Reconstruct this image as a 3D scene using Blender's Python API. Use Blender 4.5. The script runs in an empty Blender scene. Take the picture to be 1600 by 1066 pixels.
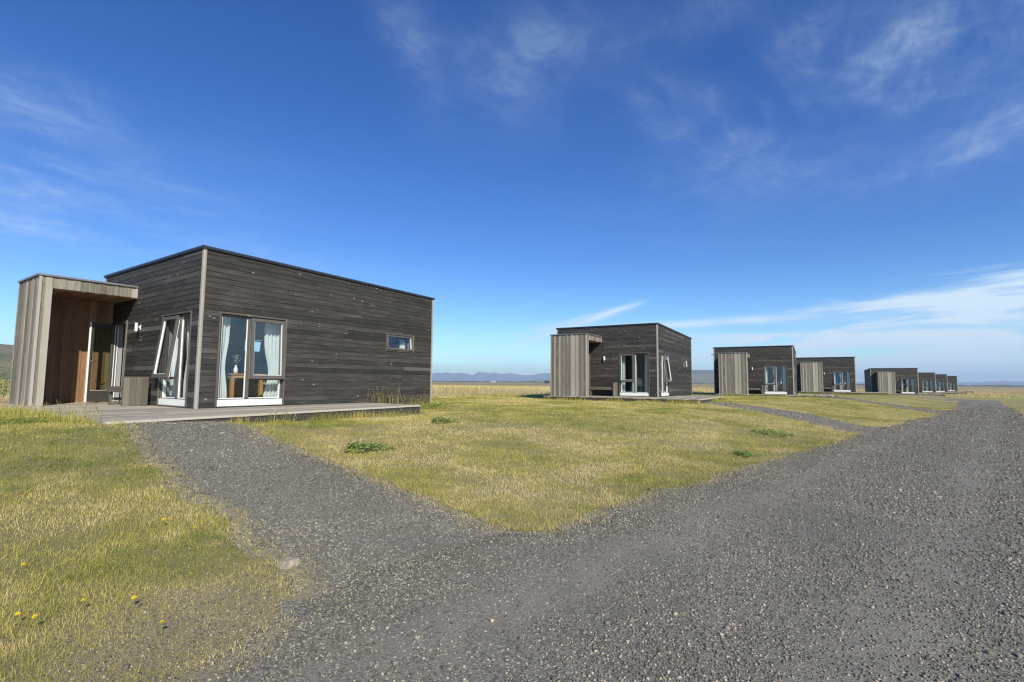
import bpy, bmesh, math, random
import numpy as np
from mathutils import Vector, Matrix, Euler, noise as mnoise
from mathutils.geometry import delaunay_2d_cdt

scene = bpy.context.scene
R = random.Random(7)
NR = np.random.RandomState(11)
EYE = 1.15                                   # camera height above the gravel road

# ------------------------------------------------------------------ camera
cam_d = bpy.data.cameras.new('camera'); cam = bpy.data.objects.new('camera', cam_d)
scene.collection.objects.link(cam); scene.camera = cam
cam_d.sensor_width = 36.0
cam_d.lens = 36.0 * 780.4 / 1600.0
cam_d.clip_start = 0.05; cam_d.clip_end = 60000
PITCH, ROLL = 0.08176, 0.00805
cam.location = (0, 0, EYE)
cam.rotation_mode = 'XYZ'
cam.rotation_euler = (Matrix.Rotation(math.pi / 2 + PITCH, 3, 'X') @ Matrix.Rotation(ROLL, 3, 'Z')).to_euler()

# ------------------------------------------------------------------ world, sun, exposure
SUN = Vector((.712, -1.615, 1.30)).normalized()      # direction towards the sun
SUN_EL = math.asin(SUN.z); SUN_AZ = math.atan2(SUN.x, SUN.y)
w = bpy.data.worlds.new('World'); scene.world = w; w.use_nodes = True
wn, wl = w.node_tree.nodes, w.node_tree.links
wn.clear()


def wnode(t, **k):
    n = wn.new(t)
    for a, b in k.items():
        setattr(n, a, b)
    return n


def wmath(op, a, b=None, c=None, clamp=False):
    n = wn.new('ShaderNodeMath'); n.operation = op; n.use_clamp = clamp
    for i, v in enumerate((a, b, c)):
        if v is None: continue
        if isinstance(v, (int, float)): n.inputs[i].default_value = v
        else: wl.new(v, n.inputs[i])
    return n.outputs[0]


sky = wnode('ShaderNodeTexSky'); sky.sky_type = 'NISHITA'; sky.sun_disc = False
sky.sun_elevation = SUN_EL; sky.sun_rotation = SUN_AZ
sky.altitude = 50; sky.air_density = 1.0; sky.dust_density = 0.25; sky.ozone_density = 3.0
hsv = wnode('ShaderNodeHueSaturation'); hsv.inputs['Saturation'].default_value = 1.16; hsv.inputs['Value'].default_value = 1.0
hsv.inputs['Hue'].default_value = 0.508
wl.new(sky.outputs[0], hsv.inputs['Color'])
tc = wnode('ShaderNodeTexCoord'); sep = wnode('ShaderNodeSeparateXYZ'); wl.new(tc.outputs['Generated'], sep.inputs[0])
az = wmath('ARCTAN2', sep.outputs[0], sep.outputs[1])
el = wmath('ARCSINE', sep.outputs[2])
# cirrus sheet seen in perspective: project the direction on a high plane
zz = wmath('ADD', wmath('MAXIMUM', sep.outputs[2], 0.0), 0.06)
px = wmath('DIVIDE', sep.outputs[0], zz); py = wmath('DIVIDE', sep.outputs[1], zz)


def wvec(x, y, z=0.0):
    n = wn.new('ShaderNodeCombineXYZ')
    for i, v in enumerate((x, y, z)):
        if isinstance(v, (int, float)): n.inputs[i].default_value = v
        else: wl.new(v, n.inputs[i])
    return n.outputs[0]


def wnoise(vec, scale, detail=6, rough=.6, dist=0.0):
    n = wn.new('ShaderNodeTexNoise'); wl.new(vec, n.inputs['Vector'])
    n.inputs['Scale'].default_value = scale; n.inputs['Detail'].default_value = detail
    n.inputs['Roughness'].default_value = rough; n.inputs['Distortion'].default_value = dist
    return n.outputs['Fac']


def wramp(v, a, b):
    n = wn.new('ShaderNodeMapRange'); n.interpolation_type = 'SMOOTHSTEP'; wl.new(v, n.inputs[0])
    n.inputs[1].default_value = a; n.inputs[2].default_value = b
    return n.outputs[0]


ca, sa_ = math.cos(.9), math.sin(.9)
ru = wmath('ADD', wmath('MULTIPLY', px, ca), wmath('MULTIPLY', py, sa_))
rv = wmath('SUBTRACT', wmath('MULTIPLY', py, ca), wmath('MULTIPLY', px, sa_))
cir = wnoise(wvec(wmath('MULTIPLY', ru, .45), rv), 2.3, 7, .62, .55)
soft = wnoise(wvec(px, py), 1.1, 4, .5, .3)
fib = wnoise(wvec(wmath('MULTIPLY', ru, 1.3), wmath('MULTIPLY', rv, 6.0)), 1.6, 8, .68, 1.6)
clot = wnoise(wvec(px, py), 6.5, 8, .66, .7)
wisp = wmath('ADD', wmath('MULTIPLY', wramp(cir, .40, .90), .75), wmath('MULTIPLY', wramp(soft, .34, .8), .62))
wisp = wmath('MULTIPLY', wisp, wmath('ADD', .35, wmath('ADD', wmath('MULTIPLY', wramp(fib, .32, .72), .38), wmath('MULTIPLY', wramp(clot, .36, .74), .85))))
# where the wisps stand: azimuth, elevation, half sizes, tilt, strength
PATCH = [(.36, .49, .13, .05, -.30, .75), (.46, .46, .07, .05, 0, .55), (.73, .49, .10, .055, .1, .70), (.55, .55, .07, .04, .2, .60),
         (.84, .375, .16, .03, .28, .50), (-.22, .62, .05, .10, .5, .50), (.0, .57, .10, .09, -.3, .28), (.2, .62, .3, .05, 0, .35),
         (-.80, .37, .14, .05, .2, .42), (-.79, .26, .22, .09, .3, .50), (.60, .43, .30, .10, .2, .30), (-.50, .20, .25, .06, 0, .28)]
tot = None
for a0, e0, sa, se, tl, st in PATCH:
    da = wmath('SUBTRACT', az, a0); de = wmath('SUBTRACT', el, e0)
    c, s = math.cos(tl), math.sin(tl)
    u = wmath('DIVIDE', wmath('ADD', wmath('MULTIPLY', da, c), wmath('MULTIPLY', de, s)), sa)
    v = wmath('DIVIDE', wmath('SUBTRACT', wmath('MULTIPLY', de, c), wmath('MULTIPLY', da, s)), se)
    g_ = wmath('EXPONENT', wmath('MULTIPLY', wmath('ADD', wmath('MULTIPLY', u, u), wmath('MULTIPLY', v, v)), -1.0))
    g_ = wmath('MULTIPLY', g_, st * 1.0)
    tot = g_ if tot is None else wmath('ADD', tot, g_)
high = wmath('MULTIPLY', wisp, tot)
# low bank of streaky cloud in the right half and a thin rising streak
low_n = wnoise(wvec(wmath('MULTIPLY', az, 3.2), wmath('MULTIPLY', wmath('SUBTRACT', el, wmath('MULTIPLY', az, .02)), 26.0)), 1.5, 7, .58, .5)
low_top = wmath('SUBTRACT', wmath('ADD', el, wmath('MULTIPLY', wmath('SUBTRACT', low_n, .5), -.12)), wmath('MULTIPLY', wmath('SUBTRACT', az, .6), .16))
low_m = wmath('MULTIPLY', wramp(low_top, .150, .09), wramp(az, .12, .55))
low = wmath('MULTIPLY', wmath('MULTIPLY', wmath('ADD', wmath('MULTIPLY', wramp(low_n, .34, .60), 1.05), .10), low_m), 1.1)
lowb = wmath('MULTIPLY', wmath('MULTIPLY', wramp(low_n, .40, .72), wramp(el, .085, .02)), .55)
st_y = wmath('SUBTRACT', el, wmath('ADD', wmath('MULTIPLY', wmath('SUBTRACT', az, .077), .30), .102))
st_n = wnoise(wvec(wmath('MULTIPLY', az, 6.0), wmath('MULTIPLY', st_y, 60.0)), 1.4, 6, .6, .4)
streak = wmath('EXPONENT', wmath('MULTIPLY', wmath('POWER', wmath('DIVIDE', st_y, wmath('SUBTRACT', .017, wmath('MULTIPLY', az, .045))), 2.0), -1.0))
streak = wmath('MULTIPLY', wmath('MULTIPLY', streak, wmath('MULTIPLY', wramp(az, -.06, .10), wramp(az, .285, .23))), wmath('MULTIPLY', wramp(st_n, .22, .70), 1.0))
st2 = wmath('SUBTRACT', el, wmath('ADD', wmath('MULTIPLY', az, .022), .104))
streak2 = wmath('EXPONENT', wmath('MULTIPLY', wmath('POWER', wmath('DIVIDE', st2, .007), 2.0), -1.0))
streak2 = wmath('MULTIPLY', wmath('MULTIPLY', streak2, wmath('MULTIPLY', wramp(az, .02, .3), wramp(az, .62, .45))), wmath('MULTIPLY', wramp(low_n, .25, .55), .95))
cl = wmath('ADD', wmath('ADD', high, low), wmath('ADD', lowb, wmath('ADD', streak, streak2)), clamp=True)
mixc = wnode('ShaderNodeMix', data_type='RGBA')
tint = wnode('ShaderNodeMix', data_type='RGBA'); wl.new(wramp(el, .02, .26), tint.inputs[0])
tint.inputs[6].default_value = (1.10, 1.50, 1.75, 1); tint.inputs[7].default_value = (.66, 1.05, 1.50, 1)
tint2 = wnode('ShaderNodeMix', data_type='RGBA'); wl.new(wramp(el, .25, .62), tint2.inputs[0])
wl.new(tint.outputs[2], tint2.inputs[6]); tint2.inputs[7].default_value = (.45, .93, 1.42, 1)
tm = wnode('ShaderNodeMix', data_type='RGBA', blend_type='MULTIPLY'); tm.inputs[0].default_value = 1.0
wl.new(hsv.outputs[0], tm.inputs[6]); wl.new(tint2.outputs[2], tm.inputs[7])
wl.new(cl, mixc.inputs[0]); wl.new(tm.outputs[2], mixc.inputs[6]); mixc.inputs[7].default_value = (7.2, 8.9, 10.6, 1)
bg = wnode('ShaderNodeBackground'); bg.inputs['Strength'].default_value = 0.08
wl.new(mixc.outputs[2], bg.inputs['Color'])
wo = wnode('ShaderNodeOutputWorld'); wl.new(bg.outputs[0], wo.inputs['Surface'])

sl = bpy.data.lights.new('sun', 'SUN'); sun = bpy.data.objects.new('sun', sl); scene.collection.objects.link(sun)
sl.energy = 5.0; sl.angle = math.radians(0.53); sl.color = (1.0, .925, .79)
sun.rotation_euler = (-SUN).to_track_quat('-Z', 'Y').to_euler(); sun.location = (20, -40, 40)

scene.view_settings.view_transform = 'Standard'; scene.view_settings.look = 'None'
scene.view_settings.exposure = 0.32; scene.view_settings.gamma = 1.0
scene.render.engine = 'CYCLES'
scene.cycles.use_denoising = True
scene.cycles.denoiser = 'OPENIMAGEDENOISE'; scene.cycles.denoising_input_passes = 'RGB_ALBEDO_NORMAL'; scene.cycles.denoising_prefilter = 'NONE'
scene.cycles.pixel_filter_type = 'BLACKMAN_HARRIS'; scene.cycles.filter_width = 1.25
scene.cycles.max_bounces = 8; scene.cycles.transparent_max_bounces = 12; scene.cycles.volume_bounces = 0
scene.cycles.use_adaptive_sampling = True; scene.cycles.adaptive_threshold = 0.015


# ------------------------------------------------------------------ materials
class Mat:
    def __init__(s, name, rough=.8):
        s.m = bpy.data.materials.new(name); s.m.use_nodes = True
        s.n, s.l = s.m.node_tree.nodes, s.m.node_tree.links
        s.b = s.n['Principled BSDF']; s.b.inputs['Roughness'].default_value = rough
        s.out = s.n['Material Output']

    def set(s, sock, v):
        if isinstance(v, (int, float)): sock.default_value = v
        elif isinstance(v, tuple): sock.default_value = (*v, 1) if len(v) == 3 and sock.type == 'RGBA' else v
        else: s.l.new(v, sock)

    def math(s, op, a, b=None, clamp=False):
        n = s.n.new('ShaderNodeMath'); n.operation = op; n.use_clamp = clamp
        s.set(n.inputs[0], a)
        if b is not None: s.set(n.inputs[1], b)
        return n.outputs[0]

    def mix(s, f, a, b, blend='MIX'):
        n = s.n.new('ShaderNodeMix'); n.data_type = 'RGBA'; n.blend_type = blend
        s.set(n.inputs[0], f); s.set(n.inputs[6], a); s.set(n.inputs[7], b)
        return n.outputs[2]

    def ramp(s, v, a, b, smooth=True):
        n = s.n.new('ShaderNodeMapRange'); n.interpolation_type = 'SMOOTHSTEP' if smooth else 'LINEAR'
        s.set(n.inputs[0], v); n.inputs[1].default_value = a; n.inputs[2].default_value = b
        return n.outputs[0]

    def coord(s, which='Object', scale=(1, 1, 1)):
        t = s.n.new('ShaderNodeTexCoord'); mp = s.n.new('ShaderNodeMapping'); mp.inputs['Scale'].default_value = scale
        s.l.new(t.outputs[which], mp.inputs[0]); return mp.outputs[0]

    def noise(s, vec, scale, detail=4, rough=.55, dist=0.0):
        n = s.n.new('ShaderNodeTexNoise'); s.set(n.inputs['Vector'], vec)
        n.inputs['Scale'].default_value = scale; n.inputs['Detail'].default_value = detail
        n.inputs['Roughness'].default_value = rough; n.inputs['Distortion'].default_value = dist
        return n.outputs['Fac']

    def vor(s, vec, scale, feature='F1', out='Distance', rnd=1.0):
        n = s.n.new('ShaderNodeTexVoronoi'); n.feature = feature; s.set(n.inputs['Vector'], vec)
        n.inputs['Scale'].default_value = scale; n.inputs['Randomness'].default_value = rnd
        return n.outputs[out]

    def attr(s, name, out='Fac'):
        n = s.n.new('ShaderNodeAttribute'); n.attribute_name = name; return n.outputs[out]

    def sep(s, v, i):
        n = s.n.new('ShaderNodeSeparateXYZ'); s.l.new(v, n.inputs[0]); return n.outputs[i]

    def col(s, c): s.set(s.b.inputs['Base Color'], c)

    def bump(s, h, strength=.5, dist=.01):
        n = s.n.new('ShaderNodeBump'); n.inputs['Strength'].default_value = strength; n.inputs['Distance'].default_value = dist
        s.set(n.inputs['Height'], h); s.l.new(n.outputs[0], s.b.inputs['Normal'])


def wood(name, dark, mid, light, knot=(.33, .31, .28), knot_amt=.7, brown=None):
    m = Mat(name, .78)
    uv = m.coord('UV')
    t = m.attr('tint')
    m2 = m.n.new('ShaderNodeMapping'); m2.inputs['Scale'].default_value = (1.1, 24, 1); m.l.new(uv, m2.inputs[0])
    grain = m.noise(m2.outputs[0], 2.0, 6, .65, .6)
    m3 = m.n.new('ShaderNodeMapping'); m3.inputs['Scale'].default_value = (.55, 2.5, 1); m.l.new(uv, m3.inputs[0])
    blotch = m.noise(m3.outputs[0], 1.7, 5, .6)
    base = m.mix(t, dark, mid)
    base = m.mix(m.math('MULTIPLY', m.ramp(grain, .45, .78), m.math('ADD', .35, m.math('MULTIPLY', t, .55))), base, light)
    base = m.mix(m.math('MULTIPLY', m.ramp(blotch, .5, .75), .38), base, light)
    base = m.mix(m.math('MULTIPLY', m.ramp(blotch, .46, .28), .5), base, dark)
    # knots: small pale spots, sparse, slightly drawn out along the grain
    m4 = m.n.new('ShaderNodeMapping'); m4.inputs['Scale'].default_value = (1.0, 1.7, 1); m.l.new(uv, m4.inputs[0])
    vk = m.n.new('ShaderNodeTexVoronoi'); m.l.new(m4.outputs[0], vk.inputs['Vector']); vk.inputs['Scale'].default_value = 3.1
    pick = m.sep(vk.outputs['Color'], 0)
    kn = m.math('MULTIPLY', m.ramp(vk.outputs['Distance'], .135, .06), m.ramp(pick, .12, .2))
    kn = m.math('MULTIPLY', kn, m.ramp(m.noise(uv, 38, 3), .25, .5))
    base = m.mix(m.math('MULTIPLY', kn, knot_amt), base, knot)
    if brown: base = m.mix(m.math('MULTIPLY', m.ramp(m.noise(uv, .9, 3), .42, .7), .45), base, brown)
    base = m.mix(m.math('MULTIPLY', m.ramp(m.attr('tint'), .80, .97), .55), base, light)
    oi = m.n.new('ShaderNodeObjectInfo'); base = m.mix(m.math('MULTIPLY', oi.outputs['Random'], .22), base, dark)
    m.col(base)
    m.bump(m.math('ADD', grain, m.math('MULTIPLY', kn, -.5)), .55, .004)
    m.b.inputs['Roughness'].default_value = .72
    return m.m


def plain(name, c, rough=.6, metal=0.0, nscale=8, namt=.12, bump=0.0):
    m = Mat(name, rough)
    v = m.coord('Object')
    n = m.noise(v, nscale, 5, .6)
    d = tuple(x * (1 - namt * 2) for x in c)
    m.col(m.mix(m.ramp(n, .25, .75), d, c)); m.b.inputs['Metallic'].default_value = metal
    if bump: m.bump(n, bump, .01)
    return m.m


M = {}
M['clad'] = wood('weathered_dark_cladding', (.014, .0128, .0108), (.046, .042, .0355), (.135, .126, .110), (.36, .335, .29), .62)
M['porch'] = wood('weathered_pale_boards', (.095, .084, .064), (.245, .222, .176), (.47, .44, .365), (.10, .08, .06), .5)
M['porch_in'] = wood('sheltered_brown_boards', (.17, .085, .038), (.32, .175, .085), (.46, .31, .18), (.07, .04, .025), .6, (.30, .13, .055))
M['deck'] = wood('weathered_deck_boards', (.19, .17, .125), (.36, .33, .26), (.54, .505, .42), (.14, .12, .09), .4)
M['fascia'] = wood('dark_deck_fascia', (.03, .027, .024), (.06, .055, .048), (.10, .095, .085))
M['corner'] = wood('silver_corner_board', (.22, .20, .17), (.30, .28, .245), (.45, .43, .39), (.12, .10, .07), .5)
M['bench'] = wood('bench_boards', (.085, .075, .058), (.13, .117, .092), (.21, .195, .16), (.06, .045, .03), .6)
M['trim'] = wood('window_surround_boards', (.075, .066, .055), (.11, .098, .083), (.20, .185, .165))
M['oak'] = wood('oiled_oak', (.34, .17, .055), (.42, .22, .075), (.52, .30, .12), (.2, .1, .03), .5)
M['floor'] = wood('indoor_floor_boards', (.16, .11, .065), (.22, .155, .095), (.28, .20, .13), (.1, .06, .03), .4)
M['metal'] = plain('roof_flashing', (.075, .085, .10), .42, .6, 3, .15)
M['zinc'] = plain('pale_zinc_flashing', (.30, .31, .32), .4, .5, 3, .12)
M['frame'] = plain('grey_brown_window_frame', (.105, .10, .09), .5, .0, 12, .1)
M['white'] = plain('white_painted_metal', (.78, .79, .78), .45, 0, 10, .04)
M['steel'] = plain('brushed_steel', (.55, .55, .53), .3, .9, 40, .1)
M['black'] = plain('black_metal', (.02, .02, .022), .45, .2, 20, .1)
M['inner'] = plain('indoor_grey_paint', (.30, .31, .32), .8, 0, 3, .06)
M['panel'] = plain('indoor_panelling', (.42, .45, .44), .6, 0, 3, .08)
M['shell'] = plain('grey_moulded_plastic', (.35, .36, .37), .5, 0, 9, .05)
M['ceramic'] = plain('white_ceramic', (.8, .8, .79), .25, 0, 9, .03)
M['earth'] = plain('underside_earth', (.05, .04, .03), .95, 0, 6, .2)


def curtain_mat():
    m = Mat('pale_sheer_curtain', .9)
    v = m.coord('Object', (60, 60, 60)); n = m.noise(v, 3, 3)
    c = m.mix(n, (.78, .86, .85), (.90, .95, .94))
    d = m.n.new('ShaderNodeBsdfDiffuse'); tr = m.n.new('ShaderNodeBsdfTranslucent'); ms = m.n.new('ShaderNodeMixShader')
    m.l.new(c, d.inputs[0]); m.l.new(c, tr.inputs[0]); ms.inputs[0].default_value = .35
    m.l.new(d.outputs[0], ms.inputs[1]); m.l.new(tr.outputs[0], ms.inputs[2]); m.l.new(ms.outputs[0], m.out.inputs[0])
    return m.m


def glass_mat(n_=2.05, tint=(.86, .91, .90, 1)):
    m = Mat('window_glass', .02)
    fr = m.n.new('ShaderNodeFresnel'); ge = m.n.new('ShaderNodeNewGeometry'); ior = m.n.new('ShaderNodeMapRange')      # same reflectance from both sides of the thin pane
    m.l.new(ge.outputs['Backfacing'], ior.inputs[0]); ior.inputs[3].default_value = n_; ior.inputs[4].default_value = 1 / n_; m.l.new(ior.outputs[0], fr.inputs[0])
    tp = m.n.new('ShaderNodeBsdfTransparent'); tp.inputs[0].default_value = tint
    gl = m.n.new('ShaderNodeBsdfGlossy'); gl.inputs['Roughness'].default_value = .0; gl.inputs['Color'].default_value = (.86, .95, 1, 1)
    # float glass is never perfectly flat
    b = m.n.new('ShaderNodeBump'); b.inputs['Strength'].default_value = .04; b.inputs['Distance'].default_value = .02
    m.l.new(m.noise(m.coord('Object'), 2.2, 2), b.inputs['Height']); m.l.new(b.outputs[0], gl.inputs['Normal'])
    ms = m.n.new('ShaderNodeMixShader'); m.l.new(fr.outputs[0], ms.inputs[0]); m.l.new(tp.outputs[0], ms.inputs[1]); m.l.new(gl.outputs[0], ms.inputs[2])
    m.l.new(ms.outputs[0], m.out.inputs[0])
    return m.m


M['curtain'] = curtain_mat(); M['glass'] = glass_mat(); M['door_glass'] = glass_mat(1.42, (.62, .72, .64, 1))


# ------------------------------------------------------------------ object helpers
def tag(o, label=None, cat=None, group=None, kind=None):
    if label: o['label'] = label
    if cat: o['category'] = cat
    if group: o['group'] = group
    if kind: o['kind'] = kind
    return o


def empty(name, loc=(0, 0, 0), rz=0.0):
    o = bpy.data.objects.new(name, None); scene.collection.objects.link(o)
    o.location = loc; o.rotation_euler = (0, 0, rz); o.empty_display_size = .2
    return o


def copy_tree(o, parent=None):
    c = o.copy(); scene.collection.objects.link(c)
    if parent: c.parent = parent
    for ch in list(o.children):
        copy_tree(ch, c)
    return c


FX = 1        # -1 while building in the cabins' frame, whose x runs to the left


class MB:
    """collects polygons; build() makes ONE mesh object with a UV in metres and a tint attribute"""
    def __init__(s): s.v, s.f, s.uv, s.t, s.mi = [], [], [], [], []

    def poly(s, pts, uvs=None, tint=.5, mi=0):
        i = len(s.v); s.v += [tuple(p) for p in pts]; s.f.append(tuple(range(i, i + len(pts))))
        s.uv += uvs if uvs else [(p[0], p[1] + p[2]) for p in pts]
        s.t += [tint] * len(pts); s.mi.append(mi)

    def box(s, a, b, axis=0, tint=None, mi=0, fn=None, bev=0.0):
        """box from corner a to b; axis = grain direction; fn maps a local point to space"""
        if tint is None: tint = R.random()
        x0, y0, z0 = (min(p, q) for p, q in zip(a, b)); x1, y1, z1 = (max(p, q) for p, q in zip(a, b))
        ou, ov = R.random() * 50, R.random() * 50
        c = [(x0, y0, z0), (x1, y0, z0), (x1, y1, z0), (x0, y1, z0), (x0, y0, z1), (x1, y0, z1), (x1, y1, z1), (x0, y1, z1)]
        for q in ((0, 3, 2, 1), (4, 5, 6, 7), (0, 1, 5, 4), (1, 2, 6, 5), (2, 3, 7, 6), (3, 0, 4, 7)):
            P = [c[i] for i in q]
            o = [i for i in range(3) if i != axis]
            uv = [(p[axis] + ou, p[o[0]] + p[o[1]] + ov) for p in P]
            s.poly([fn(p) for p in P] if fn else P, uv, tint, mi)

    def tube(s, p0, p1, r0, r1=None, n=8, tint=.5, mi=0, caps=True):
        p0, p1 = Vector(p0), Vector(p1); r1 = r0 if r1 is None else r1
        d = (p1 - p0).normalized(); u = d.orthogonal().normalized(); w_ = d.cross(u)
        A = [p0 + (u * math.cos(2 * math.pi * k / n) + w_ * math.sin(2 * math.pi * k / n)) * r0 for k in range(n)]
        B = [p1 + (u * math.cos(2 * math.pi * k / n) + w_ * math.sin(2 * math.pi * k / n)) * r1 for k in range(n)]
        for k in range(n):
            j = (k + 1) % n; s.poly([A[k], A[j], B[j], B[k]], None, tint, mi)
        if caps: s.poly(A[::-1], None, tint, mi); s.poly(B, None, tint, mi)

    def build(s, name, mats, parent=None, loc=None, xf=None, smooth=False):
        me = bpy.data.meshes.new(name)
        vs = s.v if xf is None else [xf(p) for p in s.v]
        if FX < 0: vs = [(-p[0], p[1], p[2]) for p in vs]; loc = (-loc[0], loc[1], loc[2]) if loc else None
        if loc: vs = [(p[0] - loc[0], p[1] - loc[1], p[2] - loc[2]) for p in vs]
        me.from_pydata(vs, [], s.f)
        ul = me.uv_layers.new(name='UVMap'); ul.data.foreach_set('uv', np.array(s.uv, 'f').ravel())
        at = me.attributes.new('tint', 'FLOAT', 'POINT'); at.data.foreach_set('value', np.array(s.t, 'f'))
        if not isinstance(mats, (list, tuple)): mats = [mats]
        for m_ in mats: me.materials.append(m_)
        me.polygons.foreach_set('material_index', s.mi)
        bm = bmesh.new(); bm.from_mesh(me); bmesh.ops.remove_doubles(bm, verts=bm.verts, dist=1e-6) if smooth else None
        bmesh.ops.recalc_face_normals(bm, faces=bm.faces); bm.to_mesh(me); bm.free()
        if smooth: me.shade_smooth()
        o = bpy.data.objects.new(name, me); scene.collection.objects.link(o)
        if parent: o.parent = parent
        if loc: o.location = loc
        return o


def split_spans(lo, hi, holes):
    """free spans of [lo,hi] outside the hole intervals"""
    out = [(lo, hi)]
    for a, b in holes:
        nx = []
        for p, q in out:
            if b <= p or a >= q: nx.append((p, q)); continue
            if a > p: nx.append((p, a))
            if b < q: nx.append((b, q))
        out = nx
    return [(p, q) for p, q in out if q - p > .004]


def clad_h(mb, fn, u0, u1, z0, z1, holes, pitch=.115, th=.022, lo=0., hi=1.):
    """horizontal cladding; fn(u,out,z); holes = (ua,ub,za,zb)"""
    z = z0
    while z < z1 - .01:
        ze = min(z + pitch, z1); tb = min(1, max(0, R.betavariate(1.6, 2.4))) * (hi - lo) + lo
        cuts = sorted({z, ze} | {h for H_ in holes for h in H_[2:] if z < h < ze})
        joints = []; u = u0 + R.uniform(.4, 3.5)
        while u < u1: joints.append(u); u += R.uniform(2.4, 4.2)
        edges = [u0] + joints + [u1]
        for k in range(len(edges) - 1):
            tint = min(1, max(0, tb + R.uniform(-.30, .32)))
            for a, b in zip(cuts, cuts[1:]):
                hs = [(H_[0], H_[1]) for H_ in holes if H_[2] < (a + b) / 2 < H_[3]]
                for p, q in split_spans(edges[k] + (.0025 if k else 0), edges[k + 1] - (.0025 if k < len(edges) - 2 else 0), hs):
                    top = b - (.0075 if b == ze else 0)
                    dz = R.uniform(-.0015, .0015)
                    ou, ov = R.random() * 50, R.random() * 50
                    def f(u_, o_, z_): return fn(u_, o_ + dz, z_)
                    P = [(p, 0, a), (q, 0, a), (q, 0, top - .004), (p, 0, top - .004), (q, -.012, top), (p, -.012, top), (p, -th, a), (q, -th, a), (p, -th, top), (q, -th, top)]
                    for idx in ((0, 1, 2, 3), (3, 2, 4, 5), (6, 7, 1, 0), (5, 4, 9, 8), (0, 3, 5, 8, 6), (1, 7, 9, 4, 2)):
                        pts = [P[i] for i in idx]
                        mb.poly([f(*t) for t in pts], [(t[0] + ou, t[2] + t[1] + ov) for t in pts], tint)
        z = ze


def clad_v(mb, fn, u0, u1, z0, z1, pitch=.125, th=.02, holes=(), relief=.016):
    n = max(1, round((u1 - u0) / pitch)); p = (u1 - u0) / n
    for k in range(n):
        a = u0 + k * p; b = a + p; out = relief if k % 2 else 0.0; ext = .008 if k % 2 else -.004
        a2, b2 = max(u0, a - ext), min(u1, b + ext)
        hs = [(h[2], h[3]) for h in holes if h[0] < (a + b) / 2 < h[1]]
        for za, zb in split_spans(z0, z1, hs):
            mb.box((a2, out - th, za), (b2, out + R.uniform(-.001, .001), zb), 2, None, 0, lambda q: fn(q[0], q[1], q[2]))


def slab(mb, fn, u0, u1, z0, z1, o0, o1, holes, mi=0):
    """solid wall of cells round the holes, only its visible skins"""
    us = sorted({u0, u1} | {h for H_ in holes for h in H_[:2]}); zs = sorted({z0, z1} | {h for H_ in holes for h in H_[2:]})
    inside = lambda u, z: any(h[0] < u < h[1] and h[2] < z < h[3] for h in holes)
    for a, b in zip(us, us[1:]):
        for c, d in zip(zs, zs[1:]):
            if inside((a + b) / 2, (c + d) / 2): continue
            for o in (o0, o1):
                mb.poly([fn(a, o, c), fn(b, o, c), fn(b, o, d), fn(a, o, d)], None, .5, mi)
    for h in holes:
        for (a, b), (c, d) in (((h[0], h[2]), (h[1], h[2])), ((h[1], h[2]), (h[1], h[3])), ((h[1], h[3]), (h[0], h[3])), ((h[0], h[3]), (h[0], h[2]))):
            mb.poly([fn(a, o0, b), fn(c, o0, d), fn(c, o1, d), fn(a, o1, b)], None, .5, mi)
    for (a, b), (c, d) in (((u0, z0), (u1, z0)), ((u1, z0), (u1, z1)), ((u1, z1), (u0, z1)), ((u0, z1), (u0, z0))):
        mb.poly([fn(a, o0, b), fn(c, o0, d), fn(c, o1, d), fn(a, o1, b)], None, .5, mi)


# ------------------------------------------------------------------ cabin
def curtain(cab, fn, u0, u1, z0, z1, o, folds, pinch=None):
    """wavy cloth hanging inside a window; pinch=(height, fraction) gathers it at a tie-back"""
    mb = MB(); nu, nz = 40, 26; ph = R.random() * 6; c = u0 if pinch and pinch[2] < 0 else u1
    G = []
    for j in range(nz + 1):
        z = z0 + (z1 - z0) * j / nz; row = []
        for i in range(nu + 1):
            t = i / nu; u = u0 + (u1 - u0) * t
            if pinch:
                k = 1 - pinch[1] * math.exp(-((z - pinch[0]) / .45) ** 2); u = c + (u - c) * k
            amp = .028 * (1.15 - .35 * j / nz)
            row.append(fn(u, o + amp * math.sin(ph + t * folds * 2 * math.pi + .5 * math.sin(z * 2 + t * 4)) + .006 * math.sin(t * 31 + z * 3), z))
        G.append(row)
    for j in range(nz):
        for i in range(nu): mb.poly([G[j][i], G[j][i + 1], G[j + 1][i + 1], G[j + 1][i]])
    return mb.build('curtain', M['curtain'], cab, smooth=True)


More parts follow.
